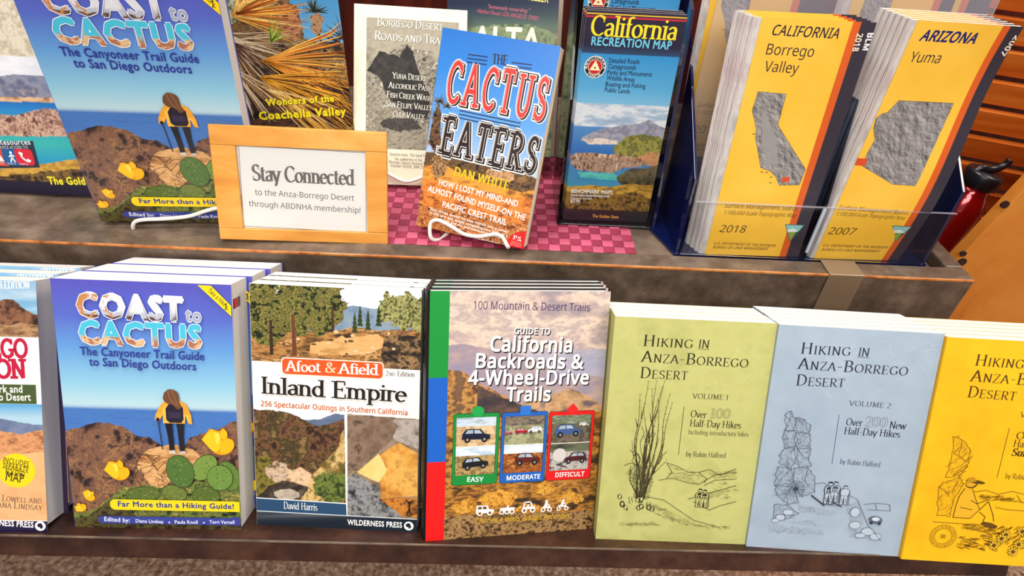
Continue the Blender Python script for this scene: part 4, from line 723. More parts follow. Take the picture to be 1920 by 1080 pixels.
def art_region(w, h):
    A = Art(w, h, .6); A.fill('#f6f1ea')
    m = A.v > (149.2,179.2)[1]; A.grad(m, [(h, '#3f86b4'), (h-22, '#6aa4c6'), (h-40, '#c2d4e0')]); A.tex(m & (A.v > h-42), ['#5a9ac0', '#9cc0d6', '#d8e2e8'], 12, 3, 5, 5, 2, amt=.6)
    A.tex(m & A.below([(78.8,198.9),(107.7,204.3),(119.5,209.3),(125.4,211.8),(132.6,212.3),(136.8,209.0),(142.3,203.7),(150.2,200.1)], 1.5, 9, 4), ['#2c1a14', '#6a4430', '#8f6244', '#4a3024'], 8, 5, 1, 6, 2.4)
    A.tex(m & A.below([(78.3,189.6),(121.4,191.0),(130.0,189.4),(138.8,191.5),(150.4,189.9)], 2, 9, 5), ['#3a261c', '#8a6444', '#b48c62', '#5a4030'], 7, 6, 2.4, 6, 2.4)
    A.txt('6TH EDITION', (115.5,221.2), (147.2,222.2), 6.2, '#f2efe6', 'serifb')
    for s_, a, b in (('BORREGO', (72.2,159.1), (143.0,160.8)), ('REGION', (78.3,141.3), (140.7,142.5))): A.txt(s_, a, b, 17, '#b8123a', 'slab', grow=.03)
    A.txt('ANZA-', (39.3,158.4), (69.3,159.1), 17, '#b8123a', 'slab', grow=.03)
    A.poly([(0, (118.7,136.9)[1])]+[(148.3,136.8), (148.3,119.3)]+[(0, (117.8,119.6)[1])], '#44552c'); A.txt('A Guide to the State Park and', (43.0,128.1), (137.0,129.6), 6.6, '#eef0e2', bold=.02); A.txt('Adjacent Areas of the Colorado Desert', (25.4,121.0), (143.6,122.4), 6.6, '#eef0e2', bold=.02)
    m = A.v < (117.8,119.0)[1]; A.grad(m, [((117.8,119.0)[1], '#4a9ccc'), ((117.1,106.4)[1], '#a8c8d8')]); A.tex(m & A.below([(73.4,107.4),(117.1,105.6),(131.7,103.0),(148.6,100.3)], 1, 14, 7), ['#5a6888', '#7a88a4'], 12, 8)
    A.tex(m & A.below([(72.5,92.9),(116.5,94.2),(131.2,92.0),(149.2,95.4)], 2, 9, 8), ['#6a3a20', '#b06c40', '#d89a68', '#8a5030', '#e8b080'], 14, 9, 2, 6, 2)
    A.tex(m & A.below([(85.9,71.9),(135.3,74.5),(155.3,75.8)], 2, 12, 9), ['#d89a62', '#ecb27c', '#e0a46c'], 24, 10, 1.4, 5, 1.6)
    c = (128.6,58.0); A.ell(c, 16.24, 16.24, '#f0d010', 0, 72, -.06)
    for s_, a, b, cp in (('INCLUDES', (117.5,65.6), (138.7,61.4), 5), ('SEPARATE', (117.0,60.4), (138.1,56.1), 5), ('FOLDED', (119.1,55.5), (134.9,52.1), 5), ('MAP', (118.8,48.9), (133.8,46.3), 8.4)): A.txt(s_, a, b, cp, '#3a3410', bold=.012)
    A.txt('Lowell and', (114.8,29.4), (148.4,27.0), 6, '#6a5240', 'serif', small=.78, track=.05); A.txt('Diana Lindsay', (104.0,24.3), (148.5,20.6), 6, '#6a5240', 'serif', small=.78, track=.05)
    A.poly([(0, 0), (w, 0), (152.5,10.4), (0, (112.4,13.3)[1])], '#1c1236'); A.line([(0, (112.4,13.3)[1]), (152.5,10.7)], .7, '#e8e0d8')
    A.txt('WILDERNESS PRESS', (90.2,8.0), (140.5,4.3), 5.4, '#f2f0f4', bold=.03); e = (146.3,5.9); A.ell(e, 4.6, 4.6, '#f2f2f0', n=24); A.ell((e[0]-.4, e[1]+.8), 2.3, 1.9, '#1c1236', .5, 12); A.poly([(e[0]+.5, e[1]+1), (e[0]+2.8, e[1]-.2), (e[0]+.8, e[1]-3.2), (e[0]-.8, e[1]-1)], '#1c1236')
    return A
def art_eaters(w, h):
    A = Art(w, h, .5)
    hz = (44.8,75.3)[1]
    A.grad(A.all(), [(h, '#1f6fc4'), (h-40, '#2f80d0'), (h*.6, '#5a9ad8'), (hz+12, '#9ab8dc'), (hz, '#b8c4d8')])
    A.tex(A.below([(-5.8,78.2),(22.6,83.4),(41.5,79.6),(64.5,81.5),(84.6,82.8),(100.3,80.5),(111.0,76.9),(124.1,73.4)], 3, 8, 4), ['#241812', '#5a4028', '#7a5a34', '#3c2a1c', '#946c3c'], 4, 5, 1.6, 6, 2.6)
    A.tex(A.below([(-4.0,66.1),(24.8,69.1),(46.8,63.3),(68.1,60.1),(88.9,59.2),(109.4,58.3),(125.9,64.1)], 3, 9, 6), ['#6a3c18', '#c8812c', '#e0a03c', '#d88c30', '#8a5420'], 8, 7, 3, 5, 2.2)
    A.tex(A.below([(-1.9,51.4),(54.2,49.8),(128.2,52.3)], 4, 10, 7), ['#7a3c18', '#c86c28', '#e08c3a', '#d87c30', '#b05a20'], 6, 8, 2, 6, 2.2)
    A.tex(A.below([(2.1,24.1),(53.1,24.3),(133.3,25.9)], 3, 10, 8), ['#4a2412', '#b0602a', '#d88844', '#6a3418', '#e8a060'], 2.6, 9, 1.2, 5, 3)
    for p, rx, ry in (((76.9,69.2), 40, 26), ((89.4,70.4), 36, 22)): A.tex(A.ring(p[0], p[1], rx*.25, ry*.25, 4, 5, 9), ['#a87848', '#d8a878', '#6a4428'], 3, 4, 1, 5, 2.6)
    R = np.random.RandomState(8); L = []
    for i in range(34):
        x, y = R.uniform(2, w-4), hz+R.uniform(-8, 2); P = [(x, y)]
        for k in range(4): P.append((P[-1][0]+R.uniform(-2, 2.4), P[-1][1]+R.uniform(1, 4)))
        L.append(P)
    A.lines(L, .5, '#3a281c', taper=True)
    # joshua tree at the left edge
    A.tex(A.inside([(2.8,118.7),(6.1,131.1),(11.2,120.1),(12.5,101.1),(22.1,78.4),(23.8,58.9),(14.1,52.0),(8.5,80.8),(1.1,89.3)], 1.5, 4), ['#1c120c', '#5a3c24', '#8a6440', '#3a2416'], 2.6, 12, 1, 5, 2.8)
    A.tex(A.ring(*(16.2,69.9), 8, 16, 3, 4), ['#241610', '#8a6440', '#c09460', '#4a3020'], 2.6, 13, .7, 5, 2.8)
    for c0, r in (((7.9,131.4), 10), ((4.9,116.6), 8), ((4.5,89.9), 9), ((15.7,128.0), 6), ((9.5,100.6), 8)):
        A.polys([[(c0[0]-.5*math.sin(a), c0[1]+.5*math.cos(a)), (c0[0]+r*math.cos(a)*R.uniform(.6, 1.2), c0[1]+r*math.sin(a)*R.uniform(.6, 1.2)), (c0[0]+.5*math.sin(a), c0[1]-.5*math.cos(a))] for a in R.uniform(-.6, 3.8, 22)], '#7a5a38'); A.polys([[(c0[0]-.4*math.sin(a), c0[1]+.4*math.cos(a)), (c0[0]+r*.7*math.cos(a), c0[1]+r*.7*math.sin(a)), (c0[0]+.4*math.sin(a), c0[1]-.4*math.cos(a))] for a in R.uniform(-.6, 3.8, 12)], '#33221a')
    A.txt('THE', (55.7,176.5), (71.4,177.5), 9, '#1c1a2e', 'serifb')
    for i in range(3):
        for a, b in (((30.3,181.2), (50.3,181.9)), ((75.8,180.5), (95.9,181.5)), ((30.0,126.6), (94.8,125.1))): k = -i*3.6; A.line([(a[0], a[1]+k), (b[0], b[1]+k)], 1, '#141c4c')
    def big(word, a, b, cp, col):
        t = dict(font='slab', track=.2)
        A.txt(word, a, b, cp, '#f4efe6', grow=.075, **t); A.txt(word, a, b, cp, '#f4efe6', grow=.07, dx=1.7, dy=-.9, **t)
        for k in (1.4, .9, .4): A.txt(word, a, b, cp, '#1a1218', grow=.036, dx=k, dy=-k*.6, **t)
        A.txt(word, a, b, cp, '#1a1218', grow=.04, **t); A.txt(word, a, b, cp, '#f4e8dc', grow=.016, **t); A.txt(word, a, b, cp, col, grow=-.004, **t)
    big('CACTUS', (12.9,132.3), (117.0,130.8), 41, '#e23430'); big('EATERS', (14.4,81.9), (117.2,78.4), 36, '#241618')
    A.txt('DAN WHITE', (33.3,60.7), (94.4,56.8), 9.4, '#e8bc1c', 'serifb', track=.05)
    for s_, a, b in (('HOW I LOST MY MIND-AND', (18.8,47.9), (106.7,42.4)), ('ALMOST FOUND MYSELF-ON THE', (7.7,39.1), (117.2,30.1)), ('PACIFIC CREST TRAIL', (26.2,25.9), (98.3,21.0))): A.txt(s_, a, b, 6.2, '#f8f2ea', bold=.025)
    for s_, a, b in (('"Dan White turned his past travails into a career', (12.2,20.0), (102.3,13.2)), ('in this wry and deeply compelling love story of a', (13.6,16.1), (101.7,9.0)), ('desert and the land between two people', (25.8,10.9), (98.4,5.7)), ('unlike any other"', (62.3,0.5), (94.4,-1.4))): A.txt(s_, a, b, 2.8, '#f4e8dc', bold=.02)
    r = 19; A.poly([(w, 0)]+[(w-r*math.cos(k*math.pi/24), r*math.sin(k*math.pi/24)) for k in range(13)], '#d41c1c'); A.txt('P.S.', (w-13, 8.2), (w-3.4, 7.4), 4.4, '#faf4ee', 'serifb'); A.txt('INSIGHTS', (w-14, 4.6), (w-3, 4), 1.5, '#f0b0a8'); A.txt('INTERVIEWS', (w-15, 2), (w-3, 1.6), 1.5, '#f0b0a8')
    return A
def art_wonders(w, h):
    A = Art(w, h, .5)
    A.grad(A.all(), [(h, '#3a86b8'), (120, '#6aa8cc'), (0, '#6aa8cc')])
    m = A.inside([(18.9,277.2),(90.3,277.8),(70.5,187.4),(79.4,171.5),(79.6,157.8),(121.7,149.1),(132.3,139.0),(120.7,19.5),(-10.9,31.8)], 5, 8); A.tex(m, ['#2a1a12', '#5a3c22', '#8a6434', '#3c3420', '#a88858', '#241a18'], 9, 5, 1.6, 6, 2.6)
    A.tex(A.inside([(4.2,210.3),(34.3,209.7),(25.7,188.7),(6.7,171.8),(0.8,185.0)], 4, 7), ['#38462c', '#7a8a60', '#b4b49a', '#4c5a3a'], 5, 6, 1, 6, 2.6)
    A.tex(A.inside([(60.7,196.4),(80.0,189.3),(80.6,171.5),(74.9,158.0),(60.5,156.3),(59.5,176.7)], 3, 6), ['#3a2014', '#8a5434', '#b87c54', '#5a3020'], 5, 7, 1, 6, 2.6)
    A.tex(A.inside([(38.7,138.7),(126.0,104.8),(122.3,58.0),(5.9,67.2),(0.6,87.8)], 4, 8), ['#160e10', '#3a2420', '#5a3c2a', '#241a1c'], 8, 8, 1.5, 5, 2.4)
    A.tex(A.inside([(90.2,180.2),(98.9,183.3),(104.1,178.6),(100.7,163.9),(95.1,158.3),(90.4,166.6)], 2, 4), ['#5a3a28', '#b08860', '#8a6040'], 3, 9, .6, 5, 2.4); A.poly([(96.1,161.8),(98.3,162.2),(99.3,154.2),(97.3,153.8)], '#3a241c')
    R = np.random.RandomState(2)
    def fan(c, n, a0, a1, l0, l1, wd, cols, sag=0):
        for j, cl in enumerate(cols):
            L = []
            for k in range(n//len(cols)):
                a = R.uniform(a0, a1); l = R.uniform(l0, l1); P = [(c[0]+R.uniform(-1, 1), c[1]+R.uniform(-1, 1))]
                for t in (.35, .7, 1): P.append((c[0]+l*t*math.cos(a), c[1]+l*t*math.sin(a)-sag*t*t*l))
                L.append(P)
            A.lines(L, wd*R.uniform(.7, 1.2), cl, taper=True)
    fan((95.5,184.5), 26, -.2, 3.4, 8, 15, 2, ['#4a4a3a', '#2c3426']); fan((122.6,156.1), 24, .6, 3.6, 10, 26, 2, ['#1c2028', '#2c3038']); fan((117.3,152.8), 10, 2.4, 3.3, 15, 26, 1.6, ['#20242a'])
    fan((13.4,182.5), 60, -.5, 1.2, 30, 78, 1.6, ['#b8761c', '#e0a43c', '#d06a14', '#8a5a1c', '#f0c468']); fan((18.2,184.5), 30, -.15, .45, 40, 80, 1.4, ['#d88a20', '#f0b040', '#a8540c'])
    fan((3.1,165.3), 50, -1.6, .1, 30, 70, 1, ['#e8d0a0', '#c8a878', '#8a6a48', '#f0e0c0']); fan((3.9,158.6), 50, -1.3, .2, 40, 80, 1.1, ['#d8b88c', '#8a5c3c', '#f0d8b0', '#5a3a28'])
    fan((46.7,156.8), 26, .2, 1.6, 10, 22, 1.6, ['#8aa430', '#b8c848', '#6a8420'])
    fan((35.9,136.5), 110, -.75, .4, 60, 120, 1.7, ['#d07818', '#e8a030', '#b85a0c', '#f0c050', '#7a4410', '#3a2412', '#e0902c'], .06)
    fan((30.5,120.1), 70, -1.0, .1, 70, 130, 1.5, ['#d89020', '#f0b83c', '#a8660c', '#4a2c14', '#e8a42c'], .08); fan((26.4,110.7), 36, -.9, -.2, 60, 120, 1.2, ['#e8b04c', '#f4d890', '#8a5c20'], .1)
    fan((2.6,131.1), 36, -1.4, -.5, 40, 70, 1, ['#e8c894', '#c09860', '#f4e4c4'])
    for dx, dy, cl in ((.6, -.6, '#241a10'), (0, 0, '#f0dc20')): A.txt('Wonders of the', (29.5,89.3), (103.6,89.4), 7.2, cl, bold=.045, dx=dx, dy=dy); A.txt('Coachella Valley', (19.4,74.6), (115.1,73.5), 8.6, cl, bold=.045, dx=dx, dy=dy)
    return A
def art_roads(w, h):
    A = Art(w, h, .55); A.fill('#ece2c4'); A.tex(A.all(), ['#e4d9b8', '#f2e9cf', '#ded2b0'], 4, 3, 1, 5, 1.2)
    p, q = (14.3,193.4), (122.6,46.3); q = (q[0], (15.5,41.9)[1]); m = A.rect(p, q)
    A.tex(m, ['#5a5448', '#8f8774', '#aaa28c', '#746c5c'], 14, 4, 1, 6, 1.8)
    A.tex(m & (A.v > (25.0,159.4)[1]), ['#8a8270', '#a49c88', '#968e7a'], 6, 5, 1, 5, 1.4)
    A.tex(m & A.inside([(14.8,131.6),(38.9,152.0),(60.9,166.9),(88.9,154.7),(108.9,136.5),(110.1,75.3),(82.0,62.9),(15.3,60.0)], 3, 9), ['#2e2a24', '#6e665a', '#a8a08c', '#4c463c', '#c0b8a2'], 7, 6, 1.2, 6, 2.6, rot=.6)
    A.tex(m & A.inside([(14.8,131.6),(29.2,155.6),(52.7,150.0),(60.9,165.5),(69.3,156.4),(75.2,134.8),(89.7,107.9),(87.3,79.9),(67.6,79.0),(39.4,105.4),(28.1,126.8)], 2, 8), ['#0e0c0a', '#241f1a', '#3a342c'], 6, 7, 1, 5, 2)
    A.tex(m & A.inside([(14.9,117.9),(39.4,105.4),(53.6,83.9),(39.8,61.1),(15.3,60.0)], 3, 8), ['#6a6252', '#a49c86', '#5a5244', '#b4ac96'], 4, 8, 1, 6, 2.4); A.tex(m & A.ring(*(53.7,71.4), 22, 8, 3, 5), ['#1c1814', '#4a443a'], 3, 9)
    A.tex(m & (A.v < (25.9,60.5)[1]), ['#7a7260', '#a09882', '#5c5646'], 3, 10, 2, 5, 2)
    for s_, a, b, cp in (('Borrego Desert', (26.2,184.4), (103.6,183.0), 9.6), ('Roads and Trails', (23.3,168.6), (113.4,167.1), 9.6), ('Yuha Desert', (44.7,124.9), (84.9,123.7), 7), ('Alcoholic Pass', (40.4,113.7), (89.1,112.3), 7), ('Fish Creek Wash', (38.3,102.6), (91.5,100.7), 7), ('San Felipe Valley', (37.3,91.5), (92.3,89.6), 7), ('Culp Valley', (45.5,80.2), (83.1,78.6), 7)): A.txt(s_, a, b, cp, '#2a261e', 'serif', small=.78, dx=.5, dy=-.5); A.txt(s_, a, b, cp, '#f4efdf', 'serif', small=.78)
    for s_, a, b in (('Reprints from: The Sand Paper', (42.4,34.3), (90.9,34.0)), ('the newsletter of the', (48.6,29.0), (81.3,28.6)), ('Anza-Borrego Desert Natural History', (31.8,25.5), (95.3,24.0)), ('Volume XXXIII, 2004-2005', (43.6,20.9), (87.7,20.0))): A.txt(s_, a, b, 3.6, '#6a5f48', 'serif')
    return A
def art_alta(w, h):
    A = Art(w, h, .9); A.grad(A.all(), [(h, '#0e1428'), ((61.9,177.1)[1], '#1c2840'), ((62.5,164.6)[1], '#34464e'), ((63.1,150.1)[1], '#5c6e60'), (0, '#34463a')])
    A.tex(A.below([(22.2,150.3),(42.7,152.0),(62.9,153.7),(82.8,156.3),(102.6,154.5),(114.5,151.7),(134.3,144.6)], 4, 10, 3), ['#3a4e3c', '#6a7e5a', '#8f9a74', '#4a5e46'], 9, 4, 1, 5, 2)
    A.txt('A NATIONAL BESTSELLER', (31.1,192.2), (126.9,178.1), 8, '#e8d878', bold=.02)
    A.txt('"Immensely rewarding."', (51.3,173.0), (104.3,167.1), 4.6, '#c06878', shear=.2); A.txt('-Nathan Deuel, LOS ANGELES TIMES', (37.7,168.4), (115.1,158.5), 4.6, '#c85a70', shear=.2)
    A.txt('ALTA', (33.4,125.3), (120.1,122.1), 27, '#e6e2d4', bold=.03); A.txt('CALIFORNIA', (30.1,100.0), (125.5,96.7), 18, '#e6e2d4', bold=.03)
    return A
def coast_photo(A, m, top, bot, s=1):
    """a bay with cliffs, green headland and tawny bluff, between two heights of the cover; used by the state maps"""
    H = top-bot; w = A.w; f = lambda t: bot+H*t
    g = lambda *L: [(x*w, f(y)) for x, y in L]
    A.tex(m & (A.v > f(.8)) & (A.v < f(1.02)), ['#c8cdd4', '#e8e4e2', '#a4b4c8', '#8f9cb4'], 9*s, 31, 3, 6, 2, amt=.8)
    A.grad(m & (A.v < f(.82)), [(f(.82), '#4f86bc'), (f(.6), '#2a66ac'), (f(.35), '#3a86b4'), (f(.2), '#4aa0b4')])
    A.tex(m & A.below(g((0, .72), (.12, .73), (.3, .8), (.5, .84), (.7, .86), (.8, .9), (.9, .86), (1, .83)), 1*s, 9, 32) & (A.v > f(.69)-A.u*0) & (A.u > .1*w), ['#8088a0', '#a4a0a8', '#707890', '#b4a8a4'], 9*s, 33, 1, 6, 2)
    A.tex(m & A.inside(g((.1, .7), (.3, .72), (.5, .7), (.52, .67), (.2, .66)), 1, 6), ['#c8b8a8', '#e0d4c8', '#a88c78'], 5*s, 34)
    A.tex(m & A.inside(g((.45, .64), (.6, .74), (.75, .77), (.95, .76), (1, .72), (1, .5), (.5, .58)), 1.4*s, 8), ['#3c4a28', '#6a6c34', '#9c9440', '#54562c', '#7a7a38'], 8*s, 35, 1, 6, 2)
    A.tex(m & A.inside(g((.75, .56), (.9, .62), (1, .6), (1, .48), (.7, .5)), 1, 6), ['#a06844', '#c89060', '#70482c'], 5*s, 36, 1, 5, 2)
    A.tex(m & A.inside(g((0, .54), (.06, .58), (.3, .585), (.6, .57), (.8, .55), (.82, .47), (.6, .45), (.5, .4), (.1, .42), (.02, .47)), 1.4*s, 7), ['#4a2e22', '#8f6448', '#c8a084', '#6a4430', '#dcc0a4'], 5*s, 37, .45, 6, 2.6)
    A.tex(m & A.inside(g((.1, .4), (.5, .4), (.6, .36), (.55, .33), (.15, .35)), 1.2*s, 8), ['#3aa8a4', '#5ac4b4', '#2a86a0'], 8*s, 38, 3)
    A.tex(m & A.inside(g((.55, .36), (.7, .45), (.85, .46), (1, .5), (1, .2), (.62, .3)), 1.2*s, 7), ['#241c14', '#4a4028', '#6a5a34', '#342a1c'], 6*s, 39, 1, 6, 2.2)
    A.tex(m & A.below(g((0, .26), (.3, .28), (.5, .27), (.7, .3), (1, .3)), 1.4*s, 8, 40), ['#b08430', '#d8a840', '#8a6424', '#c89638'], 6*s, 41, 2, 6, 2)
    A.tex(m & A.below(g((0, .2), (.3, .22), (.5, .18), (.8, .22), (1, .16)), 3*s, 7, 42), ['#241a10', '#6a4c20', '#a07830', '#3c2a16'], 5*s, 43, 1.2, 6, 2.6)
def badge(A, c, r):
    A.ell(c, r, r, '#f2ead8', 0, 30); A.ell(c, r*.93, r*.93, '#1c1420', 0, 30); A.ell(c, r*.66, r*.66, '#f2ead8', 0, 26); A.ell(c, r*.62, r*.62, '#c81c24', 0, 26)
    A.poly([(c[0]-.5*r, c[1]-.3*r), (c[0]+.5*r, c[1]-.3*r), (c[0], c[1]+.6*r)], '#f6ecb8'); A.ell((c[0], c[1]-.06*r), .09*r, .09*r, '#7a1c14', 0, 10)
    A.arc_txt('BENCHMARK', c, r*.72, 195, -15, r*.2, '#f4eee0'); A.arc_txt('MAPS', c, r*.88, 225, 315, r*.2, '#f4eee0', True)
def art_recreation(w, h):
    A = Art(w, h, .5); b = (-3.1,184.8)[1]; y0 = (4.4,10.1)[1]
    A.grad(A.all(), [(b, '#2f8cc8'), (b-34, '#56a6d2'), (b-60, '#8abfd8'), (b-75, '#9cc4d8')])
    coast_photo(A, A.all(), (1.0,129.1)[1]+4, y0)
    A.grad(A.v > b, [(h, '#2a2438'), (b+8, '#241f38'), (b, '#2c4668')]); A.grad(A.v < y0+4, [(y0+4, '#2c2018'), (y0-2, '#1a1220'), (0, '#15101c')])
    A.quad((0, h-3.4), (w, h-2.2), '#e8b83c'); A.quad((0, h-6.2), (w, h-4.6), '#c8283c')
    A.txt('California', (5.6,200.9), (89.7,200.1), 18.5, '#f4e02c', 'serif', grow=.012); A.txt('RECREATION MAP', (7.9,192.2), (86.7,191.4), 7.6, '#6cc4e0', bold=.03)
    badge(A, (14.6,171.5), 10.79)
    for s_, a, c in (('Detailed Roads', (27.6,176.3), (57.9,176.5)), ('Campgrounds', (27.6,170.7), (55.4,170.7)), ('Parks and Monuments', (27.5,164.9), (72.7,164.9)), ('Wildlife Areas', (27.6,159.4), (56.1,158.9)), ('Boating and Fishing', (27.4,153.3), (68.0,153.0)), ('Public Lands', (27.3,147.6), (53.0,147.0))): A.txt(s_, a, c, 4.6, '#1c2444', bold=.006)
    A.txt('BENCHMARK MAPS', (5.6,34.4), (51.8,34.4), 4.4, '#f6f2ec', bold=.03); A.txt('www.benchmarkmaps.com', (5.3,30.3), (49.4,30.5), 3, '#f6f2ec', bold=.02); A.txt('Printed in the USA', (5.4,26.6), (29.7,26.7), 2.4, '#e8e0d8', bold=.02); A.txt('$7.95', (5.9,22.2), (17.0,22.1), 4, '#f6f2ec', bold=.02); A.txt('The Golden State', (32.8,4.5), (63.0,4.3), 3.8, '#e8a83c', bold=.02)
    return A
def art_atlas(w, h):
    A = Art(w, h, 1.0); y0 = (91.4,24.8)[1]; t = (71.4,127.3)[1]
    A.grad(A.all(), [(h, '#d8d0c0'), (t, '#e4dcd0')]); A.tex(A.v > t-14, ['#c8bca4', '#e0d6c0', '#b4a88c', '#ece4d4'], 12, 4, 1, 6, 2.2); A.tex((A.v < t+18) & A.below([(0, t+30), (w-30, t+26), (w, t-10)], 8, 30, 7), ['#d4d8e0', '#e8e8ea', '#b8c0cc'], 20, 5, 3, 5, 1.8)
    m = A.v < t; f = lambda *L: L
    A.tex(m & A.below([(-1.7,111.2),(46.7,120.5),(70.7,125.1),(85.2,128.0),(112.9,129.5),(163.6,131.0)], 1, 9, 3), ['#6c7490', '#8f90a0', '#58607c', '#a89c98'], 16, 6, 1.4, 6, 2)
    A.tex(m & A.below([(-5.0,100.8),(64.8,103.7),(118.6,105.9),(158.6,108.0)], 1.5, 9, 4), ['#c08a60', '#e0b890', '#9c6c4c'], 8, 7, 2); A.grad(m & A.below([(-6.7,95.4),(63.6,99.5),(124.4,101.2),(157.4,102.8)], .8, 9), [((63.5,99.0)[1], '#1f6cb4'), ((61.4,91.5)[1], '#2880c0'), ((46.4,37.7)[1], '#2a96bc'), ((52.0,57.7)[1], '#3ab0a8')])
    A.tex(m & A.inside([(-12.2,78.4),(59.8,85.5),(76.0,85.2),(103.9,93.6),(118.2,94.8),(135.0,76.3),(132.7,66.5),(77.4,63.8),(-17.6,61.5)], 2, 9), ['#5a3a34', '#b48a74', '#d8b49c', '#7a5048', '#a47c68'], 8, 8, .6, 6, 2.6)
    A.tex(m & A.below([(-30.5,21.5),(43.3,26.3),(93.9,35.1),(127.0,41.7),(149.0,42.7)], 1.5, 9, 6), ['#a87c30', '#d8a848', '#8a6424'], 7, 9, 2, 5, 2); A.tex(m & A.below([(-32.9,13.8),(40.9,17.8),(91.7,26.1),(124.3,30.2),(146.5,31.3)], 3, 8, 7), ['#241a14', '#5a442a', '#8a6a34', '#302218'], 6, 10, 1.2, 6, 2.4)
    A.grad(A.v < (40.0,14.7)[1], [((40.0,14.7)[1], '#241c30'), (0, '#15102a')])
    A.txt('The Golden State', (91.8,11.8), (167.4,14.1), 8.4, '#f0e42c', bold=.03)
    A.poly([(3.6,54.1), (86.9,59.4), (86.9,30.2), (-5.4,24.7)], '#2a3440'); A.txt('Recreation Resources', (12.1,50.8), (83.7,55.3), 5.6, '#d8dce0', bold=.02); A.txt('WITH YOUR MOBILE DEVICE ACCESS TO', (10.9,46.9), (79.7,50.7), 3, '#b8bcc4', bold=.015)
    for p, cl in (((32.3,38.5), '#3c8a48'), ((46.9,39.2), '#d84a2c'), ((59.7,40.4), '#1f5c94'), ((73.3,41.0), '#d4283c')): A.rrect((p[0]-9.5, p[1]-9), (p[0]+9.5, p[1]+9), 4, cl)
    p = (59.7,40.4); A.lines([[(p[0]-2, p[1]-5), (p[0], p[1]), (p[0], p[1]+3)], [(p[0]+2.4, p[1]-5), (p[0], p[1])], [(p[0]-2.4, p[1]+.4), (p[0], p[1]+3), (p[0]+2.6, p[1]+.8)]], 1.5, '#f0f0f0'); A.ell((p[0], p[1]+5), 1.5, 1.5, '#f0f0f0', n=10)
    p = (73.3,41.0); A.lines([[(p[0]-3.6, p[1]+4), (p[0]-2.4, p[1]-.6), (p[0]+.6, p[1]-3.6), (p[0]+4, p[1]-4.6)]], 2, '#f0f0f0'); A.lines([[(p[0]-4.4, p[1]+4.6), (p[0]-1.8, p[1]+3.4)], [(p[0]+2.4, p[1]-2.8), (p[0]+5, p[1]-4)]], 2.6, '#f0f0f0'); p = (46.9,39.2); A.poly([(p[0]-4, p[1]-4), (p[0]+4, p[1]-4), (p[0], p[1]+5)], '#f4e8e0')
    for x in (-60, 0, 52, 108): A.txt('INFO', (44.9,32.2) if x == 0 else ((44.9,32.2)[0]+x*.235-4, (44.9,32.2)[1]), ((44.9,32.2)[0]+x*.235+5, (44.9,32.2)[1]), 2.2, '#c8ccd0')
    return A
def relief(A, m, seed):
    """printed shaded-relief of a state: the grey artwork of the map cover"""
    n = lambda dx, dy: fbm((A.u*.8+A.v*.6+dx)/6.5, (A.v*.8-A.u*.6+dy)/10, seed, 6, .6)
    d = np.clip(.5+(n(.6, .2)-n(-.6, -.2))*3.0, 0, 1)[..., None]; A.put(m, hexc('#4e4c4e')*(1-d)+hexc('#b4aeaa')*d)
def shield(A, p):
    A.poly(p, '#4c6a64'); c = np.mean(p, 0); q = [tuple(c+(np.array(x)-c)*.88) for x in p]; A.poly(q, '#8cc4c0')
    a, b, t = [np.array(x) for x in q]; A.poly([tuple(a*.55+t*.45), tuple(b*.55+t*.45), tuple(t)], '#8a9c44'); A.poly([tuple(a*.7+t*.3), tuple(a*.4+b*.4+t*.2), tuple(b*.6+t*.4), tuple(a*.55+t*.45)], '#dfe8e4'); A.poly([tuple(b*.62+t*.38), tuple(b*.45+a*.1+t*.45), tuple(t*.95+b*.05)], '#2c4a34')
def map_base(A, w, h, sx, bx):
    A.fill('#f6c03c'); A.tex(A.all(), ['#f2ba34', '#f9c648'], 40, 3, 1, 3, 1.4)
    A.put(A.u > sx, hexc('#d85c1c')); A.put(A.u > bx, hexc('#332c38'))
